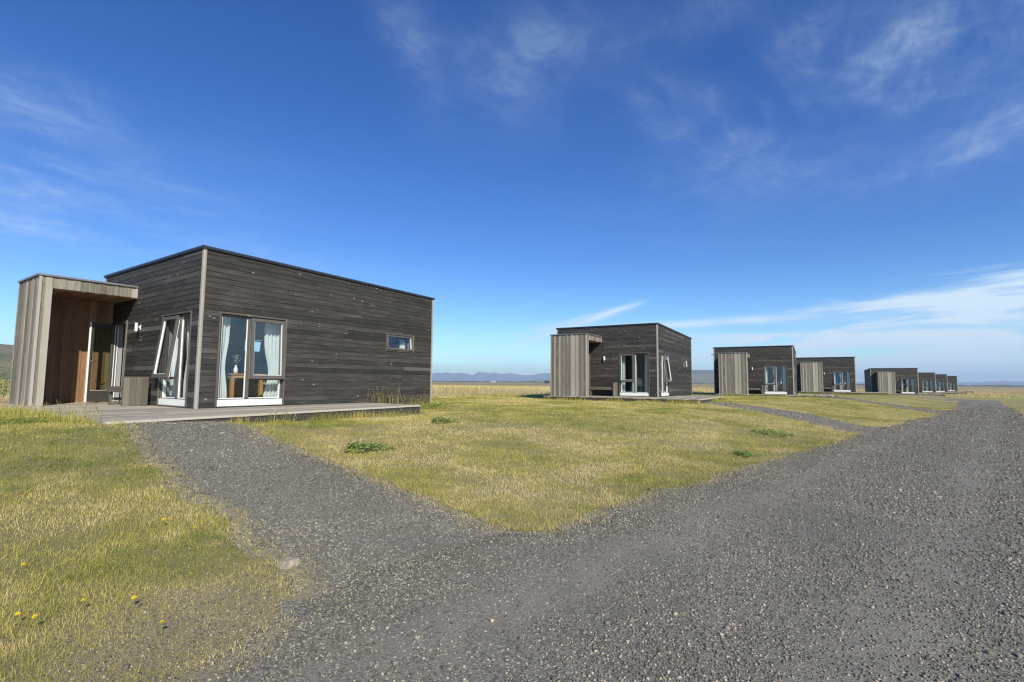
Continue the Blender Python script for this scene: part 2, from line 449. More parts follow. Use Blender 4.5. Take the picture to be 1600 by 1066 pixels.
def make_window(cab, side, W, u_fix0, u_mid, u_sash1, z0, z1, zs, ang):
    """tall window: one fixed pane, beside it a top-hung sash over a small fixed pane.
       side 'front' : sash lies at the larger u; out = -y.  side 'right' : the same, out = -x"""
    fn = (lambda u, o, z: (u, -o, z)) if side == 'front' else (lambda u, o, z: (-o, u, z))
    b3 = lambda q: fn(*q)
    lo, hi = u_fix0, u_sash1
    # surround boards standing proud of the cladding
    s = MB(); t = .035
    s.box((lo - t, -.09, z0), (lo, .024, z1 + t), 2, .3, 0, b3); s.box((hi, -.09, z0), (hi + t, .024, z1 + t), 2, .8, 0, b3)
    s.box((lo, -.09, z1), (hi, .022, z1 + t), 0, .2, 0, b3)
    win = s.build('window', M['trim'], cab)
    fr = MB(); f = .05; bi, bo = -.10, -.045; zb = z0 + .15
    fr.box((lo, bi, zb), (lo + f, bo, z1), 2, .5, 0, b3); fr.box((hi - f, bi, zb), (hi, bo, z1), 2, .5, 0, b3)
    fr.box((lo + f, bi, z1 - f), (hi - f, bo, z1), 0, .5, 0, b3); fr.box((lo + f, bi, zb), (hi - f, bo, zb + .02), 0, .5, 0, b3)
    fr.box((u_mid - .035, bi, zb + .02), (u_mid + .035, bo + .02, z1 - f), 2, .5, 0, b3)
    fr.box((u_mid + .035, bi, zs - .045), (hi - f, bo, zs + .01), 0, .5, 0, b3)
    fr.build('frame', M['frame'], win)
    wh = MB()     # white glazing beads and inner linings that catch the sun
    wh.box((lo + f, bi - .01, zb + .02), (lo + f + .010, bo - .005, z1 - f), 2, .5, 0, b3)
    wh.box((u_mid - .050, bi + .02, zb + .02), (u_mid - .035, bo - .008, z1 - f), 2, .5, 0, b3)
    wh.box((lo + f + .014, bi - .01, zb + .02), (u_mid - .060, bo - .005, zb + .036), 0, .5, 0, b3)
    wh.box((u_mid + .035, bi - .01, zb + .02), (hi - f - .016, bo - .005, zb + .036), 0, .5, 0, b3)
    wh.box((hi - f - .016, bi - .01, zb + .02), (hi - f, bo + .002, zs - .045), 2, .5, 0, b3)
    wh.build('glazing_bead', M['white'], win)
    sl_ = MB(); sl_.box((lo + .004, -.09, z0 + .018), (hi - .004, .006, zb), 0, .5, 0, b3)
    sl_.box((lo - .01, -.03, z0), (hi + .01, .035, z0 + .017), 0, .5, 1, b3)
    sl_.build('sill', [M['white'], M['frame']], win)
    g = MB(); g.poly([fn(lo + f, -.075, zb), fn(u_mid, -.075, zb), fn(u_mid, -.075, z1 - f), fn(lo + f, -.075, z1 - f)])
    g.build('pane', M['glass'], win)
    g = MB(); g.poly([fn(u_mid, -.075, zb), fn(hi - f, -.075, zb), fn(hi - f, -.075, zs), fn(u_mid, -.075, zs)])
    g.build('pane', M['glass'], win)
    # opening sash, hinged along its top edge
    hz = z1 - .03; hinge = fn(u_mid + .0, .0, hz)
    sa = MB(); a, b = u_mid + .012, hi - .012; zt = hz + .0; w_ = .07
    sa.box((a, -.03, zs - .02), (a + w_, .024, zt), 2, .5, 0, b3); sa.box((b - w_, -.03, zs - .02), (b, .024, zt), 2, .5, 0, b3)
    sa.box((a + w_, -.03, zt - w_), (b - w_, .024, zt), 0, .5, 0, b3); sa.box((a + w_, -.03, zs - .02), (b - w_, .024, zs + w_ - .01), 0, .5, 0, b3)
    e = .010
    sa.box((a + w_, -.032, zs + w_ - .01), (a + w_ + e, .012, zt - w_), 2, .5, 1, b3); sa.box((b - w_ - e, -.032, zs + w_ - .01), (b - w_, .012, zt - w_), 2, .5, 1, b3)
    sa.box((a + w_ + e, -.032, zs + w_ - .01), (b - w_ - e, .012, zs + w_ + e - .01), 0, .5, 1, b3)
    # white inner edge of the sash rails
    sa.box((a + .002, -.040, zs - .016), (a + w_ - .01, -.0305, zt - .01), 2, .5, 1, b3); sa.box((b - w_ + .01, -.040, zs - .016), (b - .002, -.0305, zt - .01), 2, .5, 1, b3)
    sa.poly([fn(a + w_, -.005, zs + w_ - .01), fn(b - w_, -.005, zs + w_ - .01), fn(b - w_, -.005, zt - w_), fn(a + w_, -.005, zt - w_)], None, .5, 2)
    so = sa.build('sash', [M['frame'], M['white'], M['glass']], win, loc=hinge)
    so.rotation_euler = (-ang, 0, 0) if side == 'front' else (0, -ang, 0)
    # handle inside the sash
    return win


def small_window(cab, side, W, u0, u1, z0, z1, ang):
    if side == 'right': fn = lambda u, o, z: (-o, u, z)
    else: fn = lambda u, o, z: (W + o, u, z)
    b3 = lambda q: fn(*q)
    s = MB(); t = .035
    s.box((u0 - t, -.09, z0 - t), (u0, .024, z1 + t), 2, .6, 0, b3); s.box((u1, -.09, z0 - t), (u1 + t + .03, .024, z1 + t), 2, .8, 0, b3)
    s.box((u0, -.09, z1), (u1, .022, z1 + t), 0, .3, 0, b3); s.box((u0, -.09, z0 - t), (u1, .022, z0), 0, .3, 0, b3)
    win = s.build('window', M['trim'], cab)
    g = MB(); f = .045; a, b, c, d = u0 + .006, u1 - .006, z0 + .006, z1 - .01
    g.box((a, -.05, c), (a + f, .0, d), 2, .5, 0, b3); g.box((b - f, -.05, c), (b, .0, d), 2, .5, 0, b3)
    g.box((a + f, -.05, d - f), (b - f, .0, d), 0, .5, 0, b3); g.box((a + f, -.05, c), (b - f, .0, c + f), 0, .5, 0, b3)
    g.box((a + f, -.052, c + f), (b - f, -.01, c + f + .010), 0, .5, 0, b3); g.box((b - f - .012, -.052, c + f + .010), (b - f, -.01, d - f), 0, .5, 1, b3)
    g.poly([fn(a + f, -.03, c + f), fn(b - f, -.03, c + f), fn(b - f, -.03, d - f), fn(a + f, -.03, d - f)], None, .5, 2)
    so = g.build('sash', [M['frame'], M['white'], M['glass']], win, loc=fn(u0, 0, d))
    so.rotation_euler = (0, -ang if side == 'right' else ang, 0)
    return win


def make_cabin(D, name='timber_cabin'):
    """local frame: origin at the near corner on deck level, +x along the front, +y along the long side, front faces -y"""
    cab = empty(name)
    W, L, H, ad, xa, xl, Ha, Hb = D['W'], D['L'], 3.30, D['ad'], D['xa'], D['xl'], 2.83, 2.58
    Z0 = -.12
    front = lambda u, o, z: (u, -o, z); right = lambda u, o, z: (-o, u, z)
    left = lambda u, o, z: (W + o, u, z); back = lambda u, o, z: (u, L + o, z)
    tilt = lambda p: (p[0], p[1], p[2] + max(0, p[2] - 2.2) / 1.1 * (.035 - .0165 * p[1]))
    fw = D['fw']; rw = D['rw']; sw = D['sw']; lw = (3.75, 4.45, 1.50, 1.95)
    dh = (D['dx'], D['dx'] + .84, 0.0, D['dt'])
    hf = [(fw[0], fw[2], fw[3], fw[4]), dh]; hr = [(rw[0], rw[2], rw[3], rw[4]), sw]; hl = [lw]
    cb = .055
    walls = [('front', front, cb, W - cb, hf), ('right', right, cb, L - cb, hr), ('left', left, cb, L - cb, hl), ('back', back, cb, W - cb, [])]
    for nm, fn, a, b, hs in walls:
        mb = MB(); clad_h(mb, fn, a, b, Z0, H, hs)
        o = mb.build('wall', [M['clad']], cab, xf=tilt)
    core = MB()
    slab(core, front, .02, W - .02, Z0, H - .01, -.024, -.20, hf); slab(core, right, .20, L - .20, Z0, H - .01, -.024, -.20, hr)
    slab(core, left, .20, L - .20, Z0, H - .01, -.024, -.20, hl); slab(core, back, .02, W - .02, Z0, H - .01, -.024, -.20, [])
    core.build('inner_wall', M['inner'], cab, xf=tilt)
    for (x, y, sx, sy) in ((0, 0, -1, -1), (W, 0, 1, -1), (0, L, -1, 1), (W, L, 1, 1)):
        i = -sx; j = -sy; cbm = MB()
        cbm.box((x + sx * .010, y + sy * .010, Z0), (x + i * (cb - .002), y + sy * -.022, H), 2, .9)
        cbm.box((x + sx * .010, y + sy * -.0225, Z0), (x + sx * -.022, y + j * (cb - .002), H), 2, .35)
        cbm.build('corner_board', M['corner'], cab, xf=tilt)
    rf = MB(); ov = .035
    rf.box((-ov, -ov, H), (W + ov, L + ov, H + .035), 0, .5); rf.box((-ov - .010, -ov - .010, H + .020), (W + ov + .010, L + ov + .010, H + .058), 0, .5)
    rf.build('roof_cap', M['metal'], cab, xf=tilt)
    ce = MB(); ce.box((.2, .2, 2.5), (W - .2, L - .2, 2.56), 0, .5); ce.build('ceiling', M['inner'], cab)
    fl = MB()
    k = .2
    while k < W - .2:
        fl.box((k, .2, -.03), (min(k + .16, W - .2) - .003, L - .2, 0.0), 1); k += .16
    fl.build('floor', M['floor'], cab)
    # inner partitions and the panelled side of the hall
    pt = MB(); pt.box((.2, 4.6, 0), (W - 2.2, 4.7, 2.5), 0, .5); pt.build('partition', M['inner'], cab); pt = MB(); pt.box((dh[0] - .10, .2, 0), (dh[0] - .02, 2.6, 2.5), 1, .5)
    pt.build('partition', M['inner'], cab)
    pn = MB(); y = .22
    while y < 2.4:
        pn.box((dh[1] - .045, y, 0), (dh[1] - .02, y + .235, 2.5), 2, .5); y += .25
    pn.build('hall_panelling', M['panel'], cab)

    # ---- porch: side wall, front wall and flat canopy of vertical boards
    xi = D['xi']; ya, yi = -ad, -ad + .20
    po = MB()
    clad_v(po, lambda u, o, z: (u, -ad - o, z), xa + .03, xl - .03, Z0, Ha)                       # outside, front
    clad_v(po, lambda u, o, z: (xa - o, u, z), -ad, -ad + .20, Z0, Ha, .10, .02, (), .010)        # end of the front wall
    clad_v(po, lambda u, o, z: (xa - o, u, z), -ad + .20, 0.0 - .02, Hb, Ha, .125, .02, (), .010)  # canopy fascia
    clad_v(po, lambda u, o, z: (xl + o, u, z), -ad + .03, -.005, Z0, Ha)                         # outside, left
    po.build('porch_cladding', M['porch'], cab)
    for a_, b_, t_ in (((xa - .022, -ad - .022, Z0), (xa + .032, -ad + .03, Ha), .95), ((xl - .03, -ad - .020, Z0), (xl + .022, -ad + .03, Ha), .8),
                       ((xa - .024, -ad + .165, Z0), (xa + .02, -ad + .206, Hb), 1.0), ((xa - .018, -.045, Hb - .004), (xa + .01, -.001, Ha), .95)):
        ed = MB(); ed.box(a_, b_, 2, t_); ed.build('porch_corner_board', M['corner'], cab)
    pi_ = MB()
    clad_v(pi_, lambda u, o, z: (xi - o, u, z), yi, -.002, 0, Hb, .125, .02)                     # inner side wall
    clad_v(pi_, lambda u, o, z: (u, yi + o, z), xa + .03, xi - .03, 0, Hb)                        # inside of the front wall
    u = yi
    while u < -.01:
        pi_.box((xa + .02, u, Hb - .02), (xi, min(u + .12, -.002) - .004, Hb), 0); u += .12
    pi_.build('porch_lining', M['porch_in'], cab)
    pc = MB(); pc.box((xa + .02, -ad + .02, Z0), (xl - .02, yi - .04, Hb - .002), 2, .5); pc.box((xi + .02, yi - .04, Z0), (xl - .02, -.003, Hb - .002), 2, .5)
    pc.box((xa + .022, -ad + .022, Hb + .002), (xl - .022, -.004, Ha - .002), 0, .5)
    pc.build('porch_core', M['fascia'], cab)
    pr = MB(); pr.box((xa - .045, -ad - .045, Ha + .001), (xl + .045, -.001, Ha + .04), 0, .5)
    pr.build('porch_roof_cap', M['zinc'], cab)

    # ---- door
    df = MB(); x0, x1, zt = dh[0], dh[1], dh[3]
    df.box((x0 - .03, -.028, 0), (x0 + .012, .06, zt + .03), 2, .9); df.box((x1 - .035, -.018, 0), (x1, .06, zt), 2, .3)
    df.box((x0 + .012, -.02, zt - .035), (x1 - .035, .06, zt + .02), 0, .2); df.box((x0 + .012, -.02, -.005), (x1 - .035, .08, .02), 0, .5)
    df.build('door_frame', M['trim'], cab)
    lw_ = x1 - x0 - .055; hx = x1 - .037
    dl = MB(); f = .085
    dl.box((-lw_, -.025, .03), (-lw_ + f, .02, zt - .045), 2, .5); dl.box((-f, -.025, .03), (0, .02, zt - .045), 2, .5)
    dl.box((-lw_ + f, -.025, zt - .045 - f), (-f, .02, zt - .045), 0, .5); dl.box((-lw_ + f, -.025, .03), (-f, .02, .30), 0, .5)
    dl.box((-lw_ + f, -.020, .30), (-f, .016, .312), 0, .5, 1)
    dl.box((-lw_ - .010, -.022, .032), (-lw_ - .0005, .022, zt - .05), 2, .5, 1); dl.box((-.014, .0205, .032), (.004, .034, zt - .05), 2, .5, 1)
    dl.poly([(-lw_ + f, 0, .312), (-f, 0, .312), (-f, 0, zt - .045 - f), (-lw_ + f, 0, zt - .045 - f)], None, .5, 2)
    do = dl.build('door', [M['frame'], M['white'], M['door_glass']], cab); do.location = (-hx, .0, 0)
    hd = MB()
    for s_ in (-1, 1):
        hd.tube((-lw_ + .045, s_ * .02, 1.02), (-lw_ + .045, s_ * .07, 1.02), .010); hd.tube((-lw_ + .045, s_ * .065, 1.02), (-lw_ + .165, s_ * .065, 1.02), .009)
        hd.tube((-lw_ + .045, s_ * .02, 1.14), (-lw_ + .045, s_ * .035, 1.14), .022, n=12)
        hd.box((-lw_ + .025, s_ * .0205, .96), (-lw_ + .065, s_ * .026, 1.08), 2, .5)
    hd.build('handle', M['steel'], do)
    jl = MB(); jl.box((x1 - .034, .061, 0), (x1 - .016, .085, zt - .04), 2, .5); jl.build('door_lining', M['white'], cab)

    # ---- windows and curtains
    make_window(cab, 'front', W, *fw, D['zs'], D['fa']); make_window(cab, 'right', W, *rw, D['zs'], D['ra'])
    small_window(cab, 'right', W, *sw, math.radians(7)); small_window(cab, 'left', W, *lw, math.radians(9))
    curtain(cab, front, fw[0] + .02, fw[0] + .26, .06, 2.1, -.26, 3, None)
    curtain(cab, front, fw[1] - .04, fw[1] + .22, .06, 2.1, -.26, 3, (1.15, .5, -1))
    curtain(cab, front, fw[2] - .20, fw[2] + .08, .06, 2.1, -.25, 3, None)
    curtain(cab, right, rw[0] + .02, rw[0] + .34, .06, 2.1, -.26, 3, (.9, .25, -1))
    curtain(cab, right, rw[2] - .33, rw[2] + .05, .06, 2.1, -.27, 4, (.75, .34, 1))
    curtain(cab, right, sw[1] - .26, sw[1] - .05, 1.35, 1.86, -.24, 3, None)

    # ---- wall lamp beside the door
    lx, lz = D['lamp']
    la = MB(); la.tube((lx, -.085, lz - .10), (lx, -.085, lz + .10), .032, n=16); lo_ = la.build('wall_lamp', M['white'], cab)
    br = MB(); br.box((lx - .03, -.012, lz - .06), (lx + .03, .0, lz + .06), 2, .5); br.tube((lx, -.012, lz), (lx, -.055, lz), .012)
    br.build('bracket', M['white'], lo_)
    hk = MB(); hk.box((lx - .10, -.008, lz - .34), (lx - .08, .0, lz - .22), 2, .5); hk.tube((lx - .09, -.008, lz - .235), (lx - .09, -.035, lz - .235), .010); hk.tube((lx - .09, -.008, lz - .33), (lx - .09, -.04, lz - .33), .011)
    hk.build('wall_hook', M['steel'], cab)
    sp = MB(); sp.tube((W - .01, 1.2, 2.95), (W + .35, 1.2, 2.90), .03, .03, 10); sp.build('roof_spout', M['metal'], cab)

    # ---- deck
    dk = MB(); xr0, xr1, yf, yb = D['xr0'], D['xr1'], D['yf'], D['yb']; xL = xl + .25
    def sk(p):
        if p[0] >= 0: return p
        t = min(1, max(0, (p[1] - yf) / (yb - yf))); xr = xr0 + (xr1 - xr0) * t
        return (p[0] * (xr / xr0), p[1], p[2])
    x = xr0 + .1505
    dk.box((xr0, yf, -.032), (xr0 + .146, yb, .003), 1, .95, 0, sk)
    while x < xL - .02:
        e = min(x + .118, xL); y0, y1 = yf, (yb if x < 0 else -.0255)
        cut = R.uniform(y0 + .4, y1 - .2) if y1 - y0 > 3 else None
        if x < 0 < e: y1 = -.03
        for a, b in ([(y0, cut), (cut + .003, y1)] if cut else [(y0, y1)]):
            dk.box((x, a, -.032), (e - .005, b, R.uniform(-.0015, .0015)), 1, None, 0, sk)
        x = e
    dk.build('deck', M['deck'], cab)
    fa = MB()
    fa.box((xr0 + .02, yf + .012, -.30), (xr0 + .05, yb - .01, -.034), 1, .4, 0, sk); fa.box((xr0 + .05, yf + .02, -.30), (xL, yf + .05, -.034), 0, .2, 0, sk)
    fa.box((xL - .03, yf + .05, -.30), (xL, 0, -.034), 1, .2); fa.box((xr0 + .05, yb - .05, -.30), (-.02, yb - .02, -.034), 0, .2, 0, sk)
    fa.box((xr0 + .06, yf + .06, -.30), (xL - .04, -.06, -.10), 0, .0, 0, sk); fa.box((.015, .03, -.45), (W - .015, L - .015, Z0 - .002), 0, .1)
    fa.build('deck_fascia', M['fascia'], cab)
    return cab, do


def make_bench(x0, x1):
    """plank bench with one boxed end panel; local frame of the cabin"""
    b = empty('plank_bench')
    s = MB(); n = 4
    for k in range(n): s.box((x0 + .055, -.47 + k * .108, .385), (x1, -.47 + (k + 1) * .108 - .006, .42), 0)
    s.box((x0 + .055, -.478, .29), (x1, -.455, .384), 0, .3)
    s.build('seat', M['bench'], b)
    e = MB()
    for k in range(4): e.box((x0 - .022, -.53 + k * .1175, .002), (x0 + .0, -.53 + (k + 1) * .1175 - .004, .62), 2)
    e.box((x0 + .001, -.53, .002), (x0 + .05, -.49, .60), 2, .4); e.box((x0 + .001, -.10, .002), (x0 + .05, -.062, .60), 2, .4)
    e.box((x0 - .025, -.54, .622), (x0 + .055, -.055, .64), 1, .8)
    e.build('end_panel', M['bench'], b)
    for xx in (x1 - .10,):
        l_ = MB(); l_.box((xx - .02, -.45, .002), (xx + .07, -.40, .384), 2, .4); l_.box((xx - .02, -.12, .002), (xx + .07, -.07, .384), 2, .4); l_.box((xx, -.398, .1), (xx + .04, -.122, .16), 1, .3)
        l_.build('leg', M['bench'], b)
    return b


def make_table():
    t = empty('dining_table')
    a = MB()
    for k in range(5): a.box((-.40, -.40 + k * .16, .715), (.40, -.40 + (k + 1) * .16 - .002, .74), 0)
    a.build('table_top', M['oak'], t)
    p = MB(); p.box((-.37, -.37, .64), (.37, -.345, .714), 0); p.box((-.37, .345, .64), (.37, .37, .714), 0); p.box((-.37, -.344, .64), (-.345, .344, .714), 1); p.box((.345, -.344, .64), (.37, .344, .714), 1)
    p.build('apron', M['oak'], t)
    for sx in (-1, 1):
        for sy in (-1, 1):
            l_ = MB(); l_.box((sx * .30, sy * .30, 0), (sx * .372, sy * .372, .639 if False else .714), 2); l_.build('leg', M['oak'], t)
    return t


def make_chair():
    c = empty('shell_chair'); mb = MB(); G = []
    prof = [(-.22, .47), (-.20, .455), (-.05, .44), (.10, .445), (.18, .48), (.215, .56), (.235, .68), (.25, .80), (.255, .84)]
    for i, (y, z) in enumerate(prof):
        row = []
        for j in range(9):
            u = (j / 8 - .5) * 2; wd = .23 * (1 - .12 * max(0, i - 4) / 4); row.append((u * wd, y - .02 * u * u * (i > 3), z + .035 * u * u * (i <= 4)))
        G.append(row)
    for i in range(len(G) - 1):
        for j in range(8): mb.poly([G[i][j], G[i][j + 1], G[i + 1][j + 1], G[i + 1][j]])
    s = mb.build('shell', M['shell'], c, smooth=True); md = s.modifiers.new('t', 'SOLIDIFY'); md.thickness = .012
    for sx in (-1, 1):
        for sy in (-1, 1):
            l_ = MB(); l_.tube((sx * .10, sy * .09, .44), (sx * .21, sy * .21, 0), .009, .007); l_.build('leg', M['steel'], c)
    return c


def make_vase():
    v = MB(); pr = [(.0, .0), (.035, .0), (.05, .05), (.045, .11), (.022, .17), (.026, .20)]
    n = 16
    for (r0, z0), (r1, z1) in zip(pr, pr[1:]):
        for k in range(n):
            a, b = 2 * math.pi * k / n, 2 * math.pi * (k + 1) / n
            pts = [(r0 * math.cos(a), r0 * math.sin(a), z0), (r0 * math.cos(b), r0 * math.sin(b), z0), (r1 * math.cos(b), r1 * math.sin(b), z1), (r1 * math.cos(a), r1 * math.sin(a), z1)]
            if r0 == 0: pts = pts[1:]
            v.poly(pts)
    e = empty('flower_vase'); v.build('vase', M['ceramic'], e, smooth=True)
    f = MB()
    for k in range(26):
        a = R.random() * 6.28; r = R.uniform(.0, .09); z = R.uniform(.26, .42)
        c = Vector((r * math.cos(a), r * math.sin(a), z)); s_ = R.uniform(.014, .024)
        f.tube((0, 0, .18), c, .0018, n=4, caps=False, mi=1)
        for q in range(5):
            t_ = q * 1.2566 + a; d1 = Vector((math.cos(t_), math.sin(t_), .3)) * s_; d2 = Vector((math.cos(t_ + .7), math.sin(t_ + .7), .5)) * s_
            f.poly([c, c + d1, c + (d1 + d2) * .8, c + d2])
    f.build('flowers', [M['ceramic'], M['frame']], e)
    return e


# ------------------------------------------------------------------ terrain height
S2 = math.sqrt(2)


def sm(t):
    t = np.clip(t, 0, 1); return t * t * (3 - 2 * t)


def gz(x, y, micro=True):
    x = np.asarray(x, float); y = np.asarray(y, float)
    q = (-x + y) / S2; s = (x + y) / S2
    z = .36 * sm((q - 2.5) / 6.0) - .65 * sm((s - 30) / 85)
    t = np.clip(((x + 5.9) * -6.1 + (y - 7.2) * 4.2) / (6.1 ** 2 + 4.2 ** 2), 0, 1)      # bank along the front of the nearest deck
    z = z + .165 * np.exp(-(((x + 5.9 + t * 6.1) ** 2 + (y - 7.2 - t * 4.2) ** 2) / 1.9 ** 2))
    if micro:
        r = np.sqrt(x * x + y * y)
        amp = 1 / (1 + (r / 60) ** 2)
        z = z + amp * (.008 * np.sin(x * 1.9 + .7 * np.sin(y * .8)) * np.sin(y * 1.4 + 1.3) + .012 * np.sin(x * .53 + 1) * np.sin(y * .47 + .4) + .004 * np.sin(x * 4.1 + y * 2.3) * np.sin(y * 3.7 - x * 1.1))
    return z


C1 = dict(W=5.62, L=6.90, ad=1.79, xa=3.373, xl=4.984, xi=4.88, dx=3.885, dt=2.03, fw=(.418, .99, 1.762, .015, 2.018), rw=(.407, 1.05, 1.875, .015, 2.012),
          sw=(5.02, 6.02, 1.50, 1.95), zs=.64, fa=math.radians(6.5), ra=math.radians(2.2), lamp=(3.05, 1.84), xr0=-2.62, xr1=-2.12, yf=-2.25, yb=4.3)
C2 = dict(W=5.12, L=7.30, ad=1.90, xa=2.714, xl=4.49, xi=4.39, dx=3.337, dt=2.03, fw=(.429, 1.10, 1.809, .015, 2.012), rw=(.407, 1.05, 1.875, .015, 2.012),
          sw=(5.02, 6.02, 1.50, 1.95), zs=.70, fa=math.radians(1.5), ra=math.radians(7), lamp=(2.56, 1.80), xr0=-2.25, xr1=-2.25, yf=-2.2, yb=3.2)


SPOTS = [(-6.46, 10.278, .601, .597), (6.675, 22.808, .544, .628), (19.329, 34.299, .539, .72), (32.924, 47.894, .55, .713),
         (53.6, 66.0, .52, 1.12), (72.555, 85.715, .55, 1.197), (83.129, 95.548, .55, 1.255), (99.322, 111.609, .55, 1.264)]


def xf_of(i):
    X, Y, a, h = SPOTS[i]
    return lambda p: Vector((X - p[0] * math.cos(a) + p[1] * math.sin(a), Y + p[0] * math.sin(a) + p[1] * math.cos(a), EYE - h + p[2]))


def put(o, i, x=0., y=0., z=0., rz=0.):
    X, Y, a, h = SPOTS[i]
    o.location = xf_of(i)((x, y, z)); o.rotation_euler = (0, 0, -a + rz)
    return o


FX = -1
cabA, doorA = make_cabin(C1); cabB, doorB = make_cabin(C2)
benchA = make_bench(0, 1.12); benchB = make_bench(0, 1.28)
FX = 1
tableA = make_table(); chairA = make_chair(); vaseA = make_vase()
doorA.rotation_euler = (0, 0, -math.radians(53))
CG = 'dark timber cabins in a row along the gravel road'
cab_labels = ['largest dark timber cabin nearest the viewer at the left, its glass porch door standing open',
              'second dark timber cabin from the left, alone beyond the middle of the lawn',
              'third dark timber cabin from the left, its right corner covering part of the next one',
              'fourth dark timber cabin from the left, partly hidden behind the third cabin',
              'fifth dark timber cabin, with its front window sash swung wide open',
              'sixth timber cabin, the first small one right of the cabin with the wide open sash',
              'seventh timber cabin, between the sixth and the farthest one',
              'farthest and smallest timber cabin at the right end of the row']
bench_labels = ['dark plank bench beside the open glass door of the nearest cabin', 'plank bench under the wall lamp of the second cabin',
                'plank bench by the front window of the third cabin', 'plank bench on the deck of the fourth cabin', 'plank bench under the open sash of the fifth cabin',
                'tiny plank bench on the deck of the sixth cabin', 'tiny plank bench on the deck of the seventh cabin', 'tiny plank bench on the deck of the farthest cabin']
cabs = [cabA, cabB] + [copy_tree(cabB) for _ in range(6)]
benches = [benchA, benchB] + [copy_tree(benchB) for _ in range(6)]
for i, c in enumerate(cabs):
    put(c, i); tag(c, cab_labels[i], 'cabin', CG)
    D = C1 if i == 0 else C2
    b = benches[i]; put(b, i, 2.03 if i == 0 else 1.90, -.06, .004); tag(b, bench_labels[i], 'bench', 'plank benches on the cabin decks')
# the fifth cabin's front sash is flung open
for ch in cabs[4].children:
    if ch.name.startswith('window') and any(g.name.startswith('sash') and abs(g.rotation_euler.x) > .01 for g in ch.children):
        for g in ch.children:
            if g.name.startswith('sash'): g.rotation_euler.x = -math.radians(48)
for i, (fa_, ra_) in enumerate(((1.5, 7), (.3, .4), (3.5, 1), None or (48, 1), (.5, 2), (5, 0), (1, 3)), 1):
    for ch in cabs[i].children:
        if ch.name.startswith('window'):
            for g in ch.children:
                if g.name.startswith('sash') and len(ch.children) > 2:
                    if abs(g.rotation_euler.x) > .001: g.rotation_euler.x = -math.radians(fa_)
                    elif abs(g.rotation_euler.y) > .001: g.rotation_euler.y = -math.radians(ra_)
tl = ['oak dining table behind the wide window of the nearest cabin', 'oak table inside the second cabin behind its front window', 'oak table inside the third cabin behind its front window', 'oak table inside the fourth cabin behind its front window']
ch_l = [('grey shell chair at the near end of the table in the nearest cabin', 'grey shell chair at the far end of the table in the nearest cabin')] + [
    ('grey shell chair nearer the glass inside the %s cabin' % k, 'grey shell chair farther from the glass inside the %s cabin' % k) for k in ('second', 'third', 'fourth')]
vl = ['white vase of pale flowers on the table in the nearest cabin', 'white vase of pale flowers behind the front window of the second cabin', 'white vase on the table inside the third cabin', 'white vase on the table inside the fourth cabin']
for i in range(4):
    t = tableA if i == 0 else copy_tree(tableA); put(t, i, .95, 1.35, 0); tag(t, tl[i], 'table', 'oak tables inside the cabins')
    v = vaseA if i == 0 else copy_tree(vaseA); put(v, i, .85, 1.2, .741); tag(v, vl[i], 'vase', 'flower vases inside the cabins')
    for k, (x, y, r) in enumerate(((1.15, .72, 3.3), (1.0, 2.0, .2))):
        c = chairA if i == 0 and k == 0 else copy_tree(chairA); put(c, i, x, y, 0, r); tag(c, ch_l[i][k], 'chair', 'shell chairs inside the cabins')


